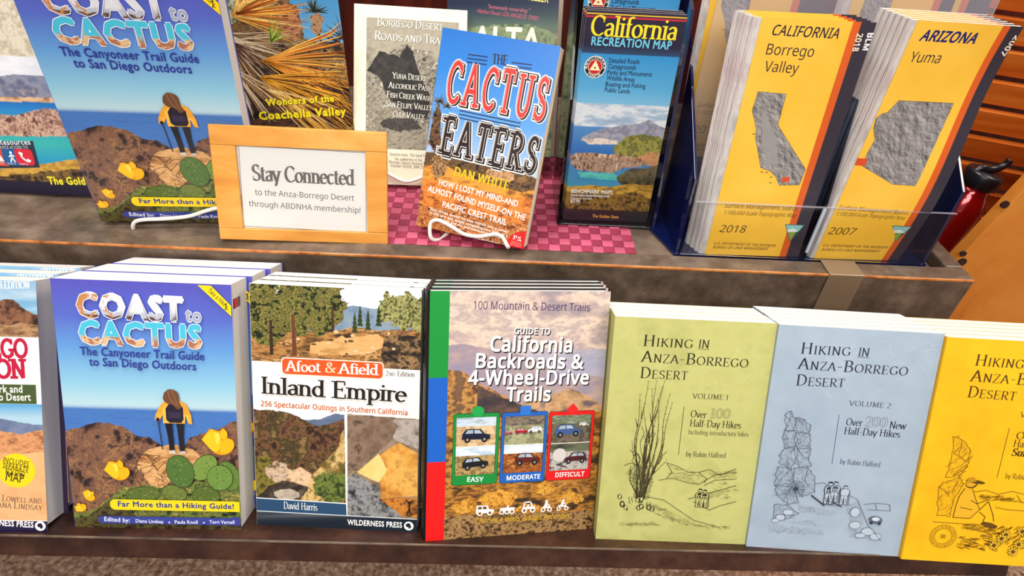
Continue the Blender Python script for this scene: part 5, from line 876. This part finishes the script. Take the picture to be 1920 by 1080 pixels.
def art_map_california(w, h):
    A = Art(w, h, .5); map_base(A, w, h, w-21.5, w-14)
    ca = [(13.0,175.1),(40.3,173.9),(40.5,144.4),(81.1,100.6),(79.5,83.9),(59.3,82.5),(53.5,91.2),(46.6,97.0),(35.0,100.9),(31.5,109.4),(22.2,130.1),(20.3,140.3),(11.9,157.4),(12.6,167.2)]; m = A.inside(ca, .5, 4); relief(A, m, 5); A.tex(m & A.inside([(21.9,155.4),(28.7,153.2),(45.1,125.9),(52.3,104.9),(40.6,104.4),(28.5,130.4)], 1.5, 6), ['#94908e', '#9c9896'], 8, 3)
    A.line(ca+[ca[0]], .35, '#4a4440'); A.poly([(59.9,90.9),(67.4,92.3),(68.2,86.8),(61.0,86.0)], '#d84a20'); A.polys([[(p[0]-2, p[1]), (p[0], p[1]+.9), (p[0]+2, p[1]-.6)] for p in [(37.6,96.1),(42.5,95.8),(48.5,91.0),(49.4,84.9),(19.3,134.6)]], '#6a5430')
    ink = '#3a2a30'
    A.txt('CALIFORNIA', (11.6,225.2), (73.0,224.6), 8.6, '#30242e', 'grot', bold=.012, shear=.16); A.txt('Borrego', (11.2,208.5), (55.1,208.1), 9.4, ink, 'grot', bold=0); A.txt('Valley', (13.2,193.6), (45.2,193.1), 9.4, ink, 'grot', bold=0)
    A.txt('Surface Management Status', (8.6,55.8), (85.6,55.3), 5, '#4a3a24', 'grot', shear=.16); A.txt('1:100,000-Scale Topographic Map', (9.3,48.2), (86.7,47.6), 4.3, '#4a3a24', 'grot', shear=.16); A.txt('2018', (9.5,27.1), (36.9,27.5), 8.4, '#4a3a24', 'grot', shear=.16)
    A.txt('U.S. DEPARTMENT OF THE INTERIOR', (7.2,12.1), (74.8,11.5), 3.1, '#5c4824', 'grot', bold=.012, shear=.16); A.txt('BUREAU OF LAND MANAGEMENT', (7.2,7.3), (67.9,7.4), 3.1, '#5c4824', 'grot', bold=.012, shear=.16)
    A.txt('2018', (89.1,229.8), (89.7,214.5), 5.2, '#f0e0c8', 'grot', bold=.03, dy=0); A.txt('BLM', (98.7,230.7), (98.8,215.8), 6, '#e8e4e4', 'grot', bold=.04)
    shield(A, [(77.6,39.2), (99.0,39.1), (88.9,18.3)])
    return A
def art_map_arizona(w, h):
    A = Art(w, h, .5); map_base(A, w, h, w-18.6, w-11.6)
    az = [(15.4,177.9),(69.6,178.1),(68.0,95.7),(45.5,95.1),(7.7,111.8),(7.2,124.1),(9.0,139.0),(2.8,150.3),(1.0,160.3),(5.1,165.1),(9.2,165.9)]; m = A.inside(az, .4, 4); relief(A, m, 15); A.line(az+[az[0]], .35, '#4a4440'); A.poly([(-0.6,119.3),(9.6,119.7),(10.8,112.0),(0.2,111.6)], '#d84a20')
    A.txt('ARIZONA', (8.6,231.4), (60.9,231.4), 8.8, '#1e2068', 'grot', bold=.03, shear=.2); A.txt('Yuma', (8.1,212.8), (37.0,212.9), 9.2, '#3a2a30', 'grot', bold=0)
    A.txt('Surface Management Status', (2.9,62.0), (75.0,62.4), 5, '#5a4828', 'grot', shear=.16); A.txt('1:100,000-Scale Topographic Map', (3.0,54.9), (75.1,56.2), 4.3, '#5a4828', 'grot', shear=.16); A.txt('2007', (3.5,31.5), (31.5,32.7), 8.6, '#4a3a24', 'grot', shear=.16)
    A.txt('U.S. DEPARTMENT OF THE INTERIOR', (4.1,15.8), (75.9,17.2), 3.1, '#5c4824', 'grot', bold=.012, shear=.16); A.txt('BUREAU OF LAND MANAGEMENT', (4.8,10.2), (70.2,11.7), 3.1, '#5c4824', 'grot', bold=.012, shear=.16)
    A.txt('2007', (94.5,240.7), (90.7,222.9), 5, '#f0e0c8', 'grot', bold=.03); A.txt('BLM', (102.7,239.5), (99.6,224.8), 5.4, '#e8e4e4', 'grot', bold=.04)
    shield(A, [(66.2,48.1), (87.3,48.5), (80.2,26.7)])
    return A
def art_sign(w, h):
    A = Art(w, h, 2.0); A.fill('#fdfaf2')
    A.txt('Stay Connected', (36.3,61.7), (137.5,60.9), 16.4, '#77706c', 'serifb', track=-.02)
    A.txt('to the Anza-Borrego Desert', (37.7,47.0), (136.3,44.8), 6, '#6a6462', 'grot'); A.txt('through ABDNHA membership!', (30.7,35.0), (142.4,31.8), 6, '#6a6462', 'grot')
    a, b = (23.5,13.7), (148.0,11.2); c, d = (149.4,94.5), (26.0,96.3)
    A.lines([[a, b, c, d, a]], .4, '#4a4a50')
    return A

# ------------------------------------------------------------------ the display rack and the room
LOW = {'coast': [-387.1, 14.21, 0.0111, 0.0172, 149.9088, 233.1116], 'afoot': [-226.04, 25.08, -0.0461, 0.0236, 151.5436, 232.6563], 'guide': [-65.16, 4.97, 0.1646, 0.0171, 162.5, 237.2885], 'hik1': [95.5, 14.87, -0.0237, -0.0096, 143.4, 220.218], 'hik2': [239.2, 8.59, -0.0718, -0.008, 142.2097, 219.9888], 'hik3': [381.6, -5.54, -0.0592, -0.0034, 141, 218], 'abr': [-558.01, -1.1, 0.0436, 0.1012, 152.4, 228.6]}                                # lower ledge: along, in, turn, extra lean, width, height
UP = {'frame': [-294.789, 221.0505, 164.0392, 0.0703, 0.322, 0.0306, 170.6591, 115.8925], 'cactus': [-97.0451, 255.0346, 169.0, -0.2837, 0.4294, 0.0087, 120.9985, 202.4278], 'rec': [66.5203, 290.349, 162.0, 0.0128, 0.0792, -0.0032, 96.5233, 223.3763], 'blmca': [218.1894, 236.8365, 160.5, -0.0007, 0.1217, -0.0109, 103.587, 239.4419], 'blmaz': [339.5031, 237.4291, 160.5, -0.0021, 0.0402, 0.0128, 97.1717, 247.9302], 'upcoast': [-427.6356, 247.0683, 161.7855, 0.1029, 0.003, 0.0259, 163.7344, 245.6017], 'wonders': [-295.7551, 336.7241, 162.0, 0.2818, 0.1775, -0.0066, 122, 200], 'brt': [-182.4194, 347.0877, 163.8481, 0.0692, 0.6009, 0.0236, 132, 208], 'alta': [-79.7318, 423.8324, 167.1614, -0.33, 0.45, -0.15, 140, 222], 'atlas': [-600, 298, 160, 0, 0.2618, 0, 270, 380]}                                  # upper shelf: x, y, z, turn, lean, roll, width, height
def low_m(k, dx=0, dy=0, turn=0):
    a, b, yaw, dt = LOW[k][:4]; return EDGE @ Tr(a, b, 0) @ Rz(yaw+turn) @ Tr(dx, dy, 0) @ Rx(-dt)
def up_m(k, d=(0, 0, 0), turn=0, lean=0, roll=0):
    x, y, z, yaw, tl, ro = UP[k][:6]; return Tr(x+d[0], y+d[1], z+d[2]) @ Rz(yaw+turn) @ Rx(-tl-lean) @ Ry(ro+roll)
def structure(name, mb, m, **k):
    o = mb.build(name, m, **k); o['kind'] = 'structure'; return o
structure('floor', MB().box(-6000, 6000, -5000, 1500, -760, -750), M['carpet'])
structure('wall_back', MB().box(-6000, 6000, 800, 850, -750, 3000), M['redwood'])
rk = thing('display_rack', 'brown laminate two-tier display rack holding all the books and maps', 'display rack', mtx=Tr(0, 210, -750))
def rp(mb): mb.v = [(x, y-210, z+750) for x, y, z in mb.v]; return mb
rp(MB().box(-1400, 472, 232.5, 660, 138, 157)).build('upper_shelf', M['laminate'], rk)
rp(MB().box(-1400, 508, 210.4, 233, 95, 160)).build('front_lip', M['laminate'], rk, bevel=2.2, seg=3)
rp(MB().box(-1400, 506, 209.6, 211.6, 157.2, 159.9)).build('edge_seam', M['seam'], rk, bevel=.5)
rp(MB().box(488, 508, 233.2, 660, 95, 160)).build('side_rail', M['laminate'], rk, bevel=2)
rp(MB().box(473, 487.5, 233.5, 660, 95, 112)).build('dark_slot_floor', M['laminate_dark'], rk)  # floor of an added slot that keeps light out, darkening the shelf's end
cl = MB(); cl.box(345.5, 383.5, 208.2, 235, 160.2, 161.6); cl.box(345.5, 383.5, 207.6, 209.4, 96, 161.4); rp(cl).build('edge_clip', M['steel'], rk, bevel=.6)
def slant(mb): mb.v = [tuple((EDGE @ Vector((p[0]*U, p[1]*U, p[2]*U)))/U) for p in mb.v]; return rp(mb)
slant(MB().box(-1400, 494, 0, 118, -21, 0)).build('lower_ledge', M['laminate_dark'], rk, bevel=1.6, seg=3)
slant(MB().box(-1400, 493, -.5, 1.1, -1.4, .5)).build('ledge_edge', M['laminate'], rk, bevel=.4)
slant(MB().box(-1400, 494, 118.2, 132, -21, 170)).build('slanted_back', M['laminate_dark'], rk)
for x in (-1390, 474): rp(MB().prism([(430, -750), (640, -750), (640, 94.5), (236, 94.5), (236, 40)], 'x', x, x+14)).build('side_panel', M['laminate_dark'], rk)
# red woven placemat
def placemat():
    t = 11.9; V = []; F = []; C_ = []; rng = np.random.RandomState(3); X0, Y0 = -202, 234
    for i in range(29):
        for j in range(18):
            x, y = X0+i*t, Y0+j*t; over = (i+j) % 2; n = len(V); hz = 1.3 if over else 1.1; c = hexc('#bd5570') if over else hexc('#98344c'); c = c*rng.uniform(.85, 1.15)
            for b in range(4):
                for a in range(4):
                    fx, fy = a/3, b/3; bul = math.sin(math.pi*fx)*.9 if not over else math.sin(math.pi*fy)*.9
                    V.append(((x+.15+fx*(t-.3))*U, (y+.15+fy*(t-.3))*U, (157+hz+bul*.8)*U)); C_.append(c)
            for b in range(3):
                for a in range(3): F.append((n+b*4+a, n+b*4+a+1, n+b*4+a+5, n+b*4+a+4))
    n = len(V); x1, y1 = X0+29*t, Y0+18*t
    V += [(X0*U, Y0*U, .1573), (x1*U, Y0*U, .1573), (x1*U, y1*U, .1573), (X0*U, y1*U, .1573), (X0*U, Y0*U, .1579), (x1*U, Y0*U, .1579), (x1*U, y1*U, .1579), (X0*U, y1*U, .1579)]
    F += [(n, n+3, n+2, n+1), (n+4, n+5, n+6, n+7), (n, n+1, n+5, n+4), (n+1, n+2, n+6, n+5), (n+2, n+3, n+7, n+6), (n+3, n, n+4, n+7)]; C_ += [hexc('#7a1c38')]*8
    me = D.meshes.new('placemat'); me.from_pydata(V, [], F); at = me.color_attributes.new('Col', 'FLOAT_COLOR', 'POINT'); at.data.foreach_set('color', np.c_[np.array(C_), np.ones(len(C_))].ravel().astype(np.float32))
    o = link('placemat', me, M['matte']); tag(o, 'pink-red basket-weave placemat lying on the upper shelf under the blue cactus book', 'placemat')
placemat()

# ------------------------------------------------------------------ books
def book(name, label, cat, art, key, mtx, T, w, h, cover='glossy', stock='#e8e4dc', spine=None, pages='pages', group=None, block_gap=.9, top_gap=.12, round_spine=False):
    r = thing(name, label, cat, group, mtx)
    me = art.mesh('front_cover_'+key)
    link('front_cover', me, M[cover], r)
    bl = MB().box(.6, w-block_gap, .45, T-.45, block_gap, h-top_gap); bl.build('page_block', M[pages], r)
    MB().box(0, w, T-.4, T, 0, h).build('back_cover', plain(stock), r)
    sp = MB()
    if round_spine: sp.prism([(.35, .15), (-2.2, T*.15), (-3.6, T*.5), (-2.6, T*.85), (.35, T-.1), (.55, T-.1), (.55, .15)], 'z', 0, h)
    else: sp.box(-.25, .5, .12, T-.05, 0, h)
    sp.build('spine', plain(spine or stock), r)
    return r
def stack(src, key, n, T, fmt, group, dx=0, turn=0, jit=3):
    R = np.random.RandomState(len(fmt)+n)
    for k in range(1, n+1):
        o = copy_thing(src, fmt.format(('second', 'third', 'fourth', 'fifth', 'sixth')[k-1]), low_m(key, dx*k+R.uniform(-jit, jit)*.3, k*(T+.7), turn*k), group)
def dims(k): return LOW[k][-2:] if k in LOW else UP[k][-2:]
w, h = dims('coast'); ac = art_coast(w, h)
b = book('trail_guide', 'blue trail guide with yellow-jacketed hiker, frontmost of its stack on the lower ledge', 'book', ac, 'blue_guide', low_m('coast'), 37, w, h, stock='#5a64b4', spine='#4a4fa8')
MB().box(w-1.3, w-.9, 5, 21, h-23, h-14).build('edge_tab', plain('#b8888c'), b); MB().box(w-1.2, w-.75, 7, 15, h-22.5, h-14.5).build('edge_tab', plain('#d83a44'), b)
stack(b, 'coast', 2, 37, '{} copy back in the stack of blue hiker trail guides on the lower ledge', 'blue trail guides behind the front copy', dx=4)
w2, h2 = dims('upcoast'); k2 = w2/w
ub = copy_thing(b, 'blue trail guide with yellow-jacketed hiker, on a wire easel on the upper shelf', up_m('upcoast')); ub.scale = (k2, 1.0*k2*.6, h2/h)
for ch in list(ub.children):
    if ch.name.startswith('edge_tab'): D.objects.remove(ch)
w, h = dims('abr')
b = book('guidebook', 'desert region guidebook with red title and round yellow sticker, at lower left', 'book', art_region(w, h), 'region', low_m('abr'), 30, w, h, stock='#3a2a4a', spine='#e8e0d4', block_gap=4)
stack(b, 'abr', 2, 30, '{} copy back in the stack of desert region guidebooks at the left end', 'desert region guidebooks behind the front copy', dx=1)
w, h = dims('afoot')
b = book('guidebook', 'hiking guidebook with orange title badge and forest and canyon photographs, frontmost of its stack', 'book', art_afoot(w, h), 'afoot', low_m('afoot'), 19, w, h, stock='#243a4c', spine='#e8e4dc')
stack(b, 'afoot', 2, 19, '{} copy back in the stack of hiking guidebooks with an orange title badge', 'orange-badge guidebooks behind the front copy', dx=1)
w, h = dims('guide')
b = book('backroads_guide', 'backroads driving guide with green, blue and red stripe at left, frontmost of its stack', 'book', art_guide(w, h), 'backroads', low_m('guide'), 13.5, w, h, stock='#141214', spine='#100e10', round_spine=True, top_gap=1.8)
stack(b, 'guide', 3, 13.5, '{} copy back in the stack of black-spined backroads driving guides', 'backroads guides behind the front copy', dx=2.6, jit=1)
for k, fn, nm, stock, n in (('hik1', art_hike_one, 'olive green hiking book with an ocotillo drawing', '#b9b970', 3), ('hik2', art_hike_two, 'pale blue hiking book with a rock wall drawing', '#9fb0bf', 4), ('hik3', art_hike_three, 'golden yellow hiking book with a seated reader drawing', '#e8b00e', 4)):
    w, h = dims(k)
    b = book('hiking_book', nm+', frontmost of its stack', 'book', fn(w, h), k, low_m(k), 13, w, h, 'matte', stock, block_gap=.8)
    stack(b, k, n, 13, '{} copy back in the stack of '+nm.split(' with')[0]+'s', nm.split(' hiking')[0]+' hiking books behind the front copy', jit=1.5)
# upper shelf
w, h = dims('atlas'); b = book('road_atlas', 'large state atlas with coast photograph, leaning at the far left behind the blue guide', 'atlas', art_atlas(w, h), 'atlas', up_m('atlas'), 7, w, h, stock='#e4e2e0', spine='#2a3a6a'); MB().box(-2, w+2, 7.3, 10, -2.8, h).build('backing_board', M['white'], b)
w, h = dims('wonders'); book('nature_guide', 'palm frond book with yellow lettering, behind the oak framed sign', 'book', art_wonders(w, h), 'palm', up_m('wonders'), 9, w, h, stock='#3a2a20', spine='#e8e4dc')
w, h = dims('brt'); book('booklet', 'cream booklet with a grey rock photograph, behind the blue cactus book', 'book', art_roads(w, h), 'roads', up_m('brt'), 6, w, h, 'matte', '#e6dcbc', pages='cream')
w, h = dims('alta'); book('travel_book', 'dark teal paperback at the back, mostly hidden by the blue cactus book', 'book', art_alta(w, h), 'teal', up_m('alta', (0, 0, 4)), 30, w, h, stock='#26344e', pages='cream')
w, h = dims('cactus'); book('memoir', 'blue paperback with red and black western lettering, on a white wire easel', 'book', art_eaters(w, h), 'western', up_m('cactus'), 24, w, h, stock='#7a4a2a', spine='#2a6cb8', pages='cream')
# ------------------------------------------------------------------ wire easels
def easel(label, mtx, front, rear):
    e = thing('wire_easel', label, 'easel', None, mtx)
    MB().tube(smooth_path(front, 7), 2.1, 12).build('front_wire', M['wire'], e, smooth=True)
    for p in rear: MB().tube(smooth_path(p, 5), 2.0, 10).build('rear_leg', M['wire'], e, smooth=True)
    return e
def yz(L, ys): return [(p[0], y, p[1]) for p, y in zip(L, ys)]
F_ = [(31.9,-4.0),(26.9,-10.9),(21.2,-9.3),(18.7,-0.8),(18.9,7.8),(23.3,11.5),(29.5,11.6),(41.1,8.1),(56.7,3.1),(72.4,3.9),(83.8,8.1),(90.6,10.3),(97.3,9.5),(101.7,5.1),(105.4,0.0)]
easel('white wire easel holding the blue cactus paperback', up_m('cactus'), yz(F_, [14, 4, -5, -7, -7, -7, -6, -5, -5, -5, -5, -6, -7, -7, -6])+[(F_[-1][0]-3, 12, F_[-1][1]-2)],
      [[(F_[0][0], 14, F_[0][1]), (F_[0][0]+4, 40, 9), (40, 60, 19), (60, 62, 32), (60, 30, 66)], [(F_[-1][0]-3, 12, F_[-1][1]-2), (F_[-1][0]-6, 40, 9), (80, 60, 19), (64, 62, 32), (64, 30, 66)]])
F_ = [(47.6,-8.2),(34.1,-12.4),(32.5,-2.8),(36.7,4.6),(46.4,7.4),(59.7,7.6),(76.1,9.1),(92.8,12.0),(111.7,19.6),(124.6,22.5),(137.1,17.3),(141.4,5.2),(137.4,-4.5)]
easel('white wire easel holding the blue hiker guide on the upper shelf', up_m('upcoast'), yz(F_, [6, -4, -7, -7, -7, -6, -6, -6, -7, -7, -7, -6, 5]),
      [[(F_[0][0], 6, F_[0][1]), (F_[0][0]+2, 28, F_[0][1]), (70, 44, 0), (74, 34, 40), (74, 25, 90)], [(F_[-1][0], 5, F_[-1][1]), (F_[-1][0]-2, 28, F_[-1][1]), (84, 44, 0), (80, 34, 40), (80, 25, 90)]])
F_ = [(3.6,-8.5),(5.3,8.7),(17.2,17.9),(31.0,17.2),(45.6,10.1),(61.6,3.7),(77.5,7.5),(93.4,15.1),(109.3,20.1),(121.1,11.6),(123.3,-5.0)]
easel('white wire easel holding the cream booklet', up_m('brt'), [(F_[0][0], 4, -3)]+yz(F_, [9, -5, -7, -6, -5, -5, -5, -6, -7, -5, 9])[1:-1]+[(F_[-1][0], 4, -3)],
      [[(F_[0][0], 4, -3), (F_[0][0]+4, 22, 10), (50, 50, 30), (62, 40, 52), (62, 12, 84)], [(F_[-1][0], 4, -3), (F_[-1][0]-4, 22, 10), (84, 50, 30), (70, 40, 52), (70, 12, 86)]])
# ------------------------------------------------------------------ oak framed sign
w, h = dims('frame'); fr = thing('picture_frame', 'honey oak frame holding a white printed sign, standing at the front of the upper shelf', 'picture frame', None, up_m('frame'))
tl, tr_, br_, bl_ = (25.0,96.7), (150.4,96.4), (148.9,10.7), (22.8,13.6)
y1 = (tl[1]+tr_[1])/2; y0 = (bl_[1]+br_[1])/2; x0 = (tl[0]+bl_[0])/2; x1 = (tr_[0]+br_[0])/2
MB().box(0, w, 0, 8, y1, h).build('frame_rail', M['oak'], fr, bevel=.8); MB().box(0, w, 0, 8, 0, y0).build('frame_rail', M['oak'], fr, bevel=.8)
MB().box(0, x0, .2, 8, y0+.05, y1-.05).build('frame_stile', M['oak'], fr, bevel=.8); MB().box(x1, w, .2, 8, y0+.05, y1-.05).build('frame_stile', M['oak'], fr, bevel=.8)
a = art_sign(w, h); kp = (a.u[0] > x0) & (a.u[0] < x1); kv = (a.v[:, 0] > y0) & (a.v[:, 0] < y1); u_, v_ = np.meshgrid(np.r_[x0+.1, a.u[0][kp], x1-.1], np.r_[y0+.1, a.v[:, 0][kv], y1-.1]); a.u, a.v = u_, v_; a.nx, a.ny = u_.shape[1]-1, u_.shape[0]-1; a.c = np.tile(hexc('#fefbf4'), u_.shape+(1,))
pp = link('sign_paper', a.mesh('sign_paper'), M['matte'], fr); pp.location = (0, 4.2*U, 0)
MB().box(x0+.1, x1-.1, 3, 3.6, y0+.1, y1-.1).build('picture_glass', M['mirror'], fr)
MB().box(x0+.1, x1-.1, 4.5, 7.8, y0+.1, y1-.1).build('back_board', M['white'], fr)
MB().prism([(8.1, 70), (8.1, 76), (35, 7), (31, 6)], 'x', w/2-12, w/2+12).build('easel_leg', M['oak'], fr)
# ------------------------------------------------------------------ folded maps and their holders
def folded(name, label, art, key, mtx, T, cover='map', back='#e8dcc0', bend=None, group=None, fan=-.2):
    r = thing(name, label, 'map', group, mtx); w, h = art.w, art.h
    link('front_panel', art.mesh('front_panel_'+key, bend), M[cover], r)
    s = MB(); n = 41; y = lambda x, z, d: d+(float(bend(np.array(x), np.array(z))) if bend else 0)
    Vv = []; Ff = []
    for i in range(n):
        z = h*i/(n-1)
        for x, d in ((-fan, .35), (w-.2, .35), (w-.2, T), (-fan*1.5, T)): Vv.append((x, y(x, z, d), min(max(z, .2), h-.4)))
    for i in range(n-1):
        for k in range(4): Ff.append((i*4+k, i*4+(k+1) % 4, i*4+4+(k+1) % 4, i*4+4+k))
    Ff += [(3, 2, 1, 0), (n*4-4, n*4-3, n*4-2, n*4-1)]; s.add(Vv, Ff); s.build('folded_sheets', M['sheet'], r, smooth=False)
    return r
w, h = dims('rec')
m1 = folded('folded_map', 'blue California recreation map in front pocket of small clear holder', art_recreation(w, h), 'recreation', up_m('rec'), 3.2)
for k in (1, 2): copy_thing(m1, ('second', 'third')[k-1]+' copy back behind the front blue recreation map in the small holder', up_m('rec', (-1.2*k, 4*k, .6*k)), 'recreation maps behind the front copy')
copy_thing(m1, 'blue recreation map standing higher in the rear pocket of the small holder', up_m('rec', (1.5, 46, 49)))
hx, hy, hz = 58, 286, 157.3
hd = thing('map_holder', 'small clear acrylic holder with blue recreation maps in two tiers', 'map holder', None, Tr(hx, hy, hz))
def loc(mb, o): mb.v = [(x-o[0], y-o[1], z-o[2]) for x, y, z in mb.v]; return mb
O1 = (hx, hy, hz); wr = 97
loc(MB().box(59, 172, 285, 375, 157.6, 160.4), O1).build('base', M['dark'], hd, bevel=.4)
loc(MB().prism([(285, 160.5), (374, 160.5), (392, 400), (360, 400), (300, 300)], 'x', 59, 61.4), O1).build('side_panel', M['smoke'], hd)
loc(MB().prism([(285, 160.5), (374, 160.5), (392, 400), (352, 400), (322, 385)], 'x', 168.4, 171.6), O1).build('side_panel', M['navy'], hd)
fp = MB().prism([(64, 160.6), (167, 160.6), (167, 236), (163, 241), (69, 241), (64, 236)], 'y', 283.6, 285.6); fp.v = [(x, y+(z-160)*.072, z) for x, y, z in fp.v]; loc(fp, O1).build('front_panel', M['clear'], hd, bevel=.3)
st = MB().prism([(330, 160.6), (332, 160.6), (335.6, 206), (333.6, 206)], 'x', 62, 168); loc(st, O1).build('tier_panel', M['dark'], hd)
loc(MB().box(62, 168, 337, 371, 160.6, 207), O1).build('tier_step', M['dark'], hd)
bp = MB().prism([(372, 208), (374, 208), (393, 400), (391, 400)], 'x', 62, 168); loc(bp, O1).build('back_panel', M['dark'], hd)
# survey maps
w, h = dims('blmca'); aca = art_map_california(w, h)
mc = folded('folded_map', 'yellow California survey map, frontmost in the left pocket of the wide clear holder', aca, 'california', up_m('blmca'), 2.6, fan=5)
for k in range(1, 7): copy_thing(mc, ('second', 'third', 'fourth', 'fifth', 'sixth', 'seventh')[k-1]+' map back in the left front pocket of the wide holder', up_m('blmca', (-1.6*k-(k % 2), 3.3*k, 0), roll=-.006*(k % 3)), 'survey maps behind the front California map')
w, h = dims('blmaz')
sb = lambda x, z: -7*np.sin(np.clip(z/h, 0, 1)*6.28-.6)*(x/w)*.9
ma = folded('folded_map', 'yellow Arizona survey map, frontmost in the right pocket of the wide clear holder', art_map_arizona(w, h), 'arizona', up_m('blmaz'), 5.5, bend=sb, fan=4)
for k in range(1, 6): copy_thing(ma, ('second', 'third', 'fourth', 'fifth', 'sixth')[k-1]+' map back in the right front pocket of the wide holder', up_m('blmaz', (-2.2*k, 6.2*k, 0)), 'survey maps behind the front Arizona map')
copy_thing(mc, 'upper left survey map in the rear tier behind the California map', up_m('blmca', (-24, 92, 69)))
for k in (1, 2, 3): copy_thing(mc, ('second', 'third', 'fourth')[k-1]+' map back in the rear left stack of survey maps', up_m('blmca', (-24+6*k, 92+4*k, 69)), 'survey maps in the rear left stack')
copy_thing(mc, 'upper right survey map in the rear tier behind the Arizona map', up_m('blmca', (118, 92, 69)))
for k in (1, 2, 3, 4): copy_thing(mc, ('second', 'third', 'fourth', 'fifth')[k-1]+' map back in the rear right stack of survey maps', up_m('blmca', (118+(-1 if k < 3 else 12)*k, 92+4*k, 69)), 'survey maps in the rear right stack')
O2 = (198, 234, 157.3); hb = thing('map_holder', 'wide acrylic holder with dark navy sides full of yellow survey maps', 'map holder', None, Tr(*O2))
loc(MB().prism([(166, 283), (184, 235), (466, 235), (466, 440), (166, 440)], 'z', 157.5, 160.2), O2).build('base', M['navy'], hb)
for x in (186, 463): loc(MB().prism([(238, 160.4), (440, 160.4), (470, 480), (430, 395), (240, 249)], 'x', x, x+3), O2).build('side_panel', M['navy'], hb, bevel=.4)
fl = MB().prism([(190, 160.4), (462.5, 160.4), (466, 226), (192, 226)], 'y', 231, 233); fl.v = [(x, y+3.2, z) for x, y, z in fl.v]; loc(fl, O2).build('front_lip', M['clear'], hb, bevel=.3)
loc(MB().prism([(192, 226.1), (466, 226.1), (466, 226.9), (192, 226.9)], 'y', 234.1, 236.3), O2).build('lip_edge', M['glare_clear'], hb)
loc(MB().prism([(237, 160.4), (300, 160.4), (320, 330), (262, 330), (239, 228)], 'x', 327.5, 330), O2).build('divider', M['blue'], hb)
loc(MB().prism([(236.5, 168), (238.5, 168), (239.5, 224), (237.5, 224)], 'x', 327.3, 330.2), O2).build('divider_edge', M['edge'], hb)
loc(MB().box(191, 462.5, 320, 438, 160.5, 228.5), O2).build('tier_step', M['navy'], hb)
tp = MB().box(191, 462.5, 311, 313, 160.5, 445); tp.v = [(x, y+(z-160)*.05, z) for x, y, z in tp.v]; loc(tp, O2).build('tier_panel', M['glare_clear'], hb)  # runs tall so its painted-in glare pales the rear maps

# ------------------------------------------------------------------ pine furniture and the bottle at the right
bc = thing('pine_slat_rack', 'orange pine slatted rack standing behind the map holder', 'rack', None, Tr(560, 640, -750) @ Rz(-.36))
rng = np.random.RandomState(5)
for i in range(17):
    z = 420+i*42; s = MB().box(-60, 620, -8, 8, z, z+35); s.v = [(x, y-(q-z)*.28, q) for x, y, q in s.v]; s.build('slat', M['pine_h'], bc, bevel=1.5)
for x in (-60, 300, 596): MB().box(x, x+24, 10.5, 40, 0, 1150).build('post', M['pine'], bc, bevel=1)
MB().box(60, 205, -222, 9, 662, 680).build('shelf_board', M['pine_h'], bc, bevel=1)
MB().box(95, 119, -222, 9, 0, 661.5).build('post', M['pine'], bc, bevel=1)
bd = thing('pine_board', 'orange plywood panel with dark screws, at the right edge of the photo', 'panel', None, Tr(560, 342, -750))
MB().prism([(-30, 0), (440, 0), (440, 1050), (90, 1050), (31, 810), (21, 760)], 'y', 0, 18).build('panel', M['ply'], bd, bevel=1.2)
for x, z, r in ((53.5, 929.5, 5), (46, 841, 6), (41, 854, 4)): MB().prism([(x+r*math.cos(k*.45), z+r*math.sin(k*.45)) for k in range(14)], 'y', -1.6, 1).build('screw', M['screw'], bd)
bt = thing('water_bottle', 'red metallic bottle with a black spouted cap, between the map holder and pine panel', 'bottle', None, Tr(606, 432, -68) @ Ry(.17)); bt.scale = (.88, .88, 1)
def lathe(pr, n=28):
    v = []; f = []
    for r, z in pr: v += [(r*math.cos(k*2*math.pi/n), r*math.sin(k*2*math.pi/n), z) for k in range(n)]
    for i in range(len(pr)-1):
        for k in range(n): f.append((i*n+k, i*n+(k+1) % n, i*n+n+(k+1) % n, i*n+n+k))
    f += [tuple(range(n))[::-1], tuple(range((len(pr)-1)*n, len(pr)*n))]; m = MB(); m.add(v, f); return m
lathe([(30, 0), (34, 3), (35, 10), (35, 185), (33, 200), (27, 214), (23, 220), (22, 228)]).build('body', M['red'], bt, smooth=True)
lathe([(24, 228.3), (27, 230), (27, 246), (25, 249)]).build('cap', M['black'], bt, smooth=True)
MB().tube(smooth_path([(-20, 0, 244), (-12, 0, 252), (0, 0, 252), (12, 0, 256), (19, 0, 263), (21, 0, 271)], 6), 5.4, 12).build('spout_loop', M['black'], bt, smooth=True)
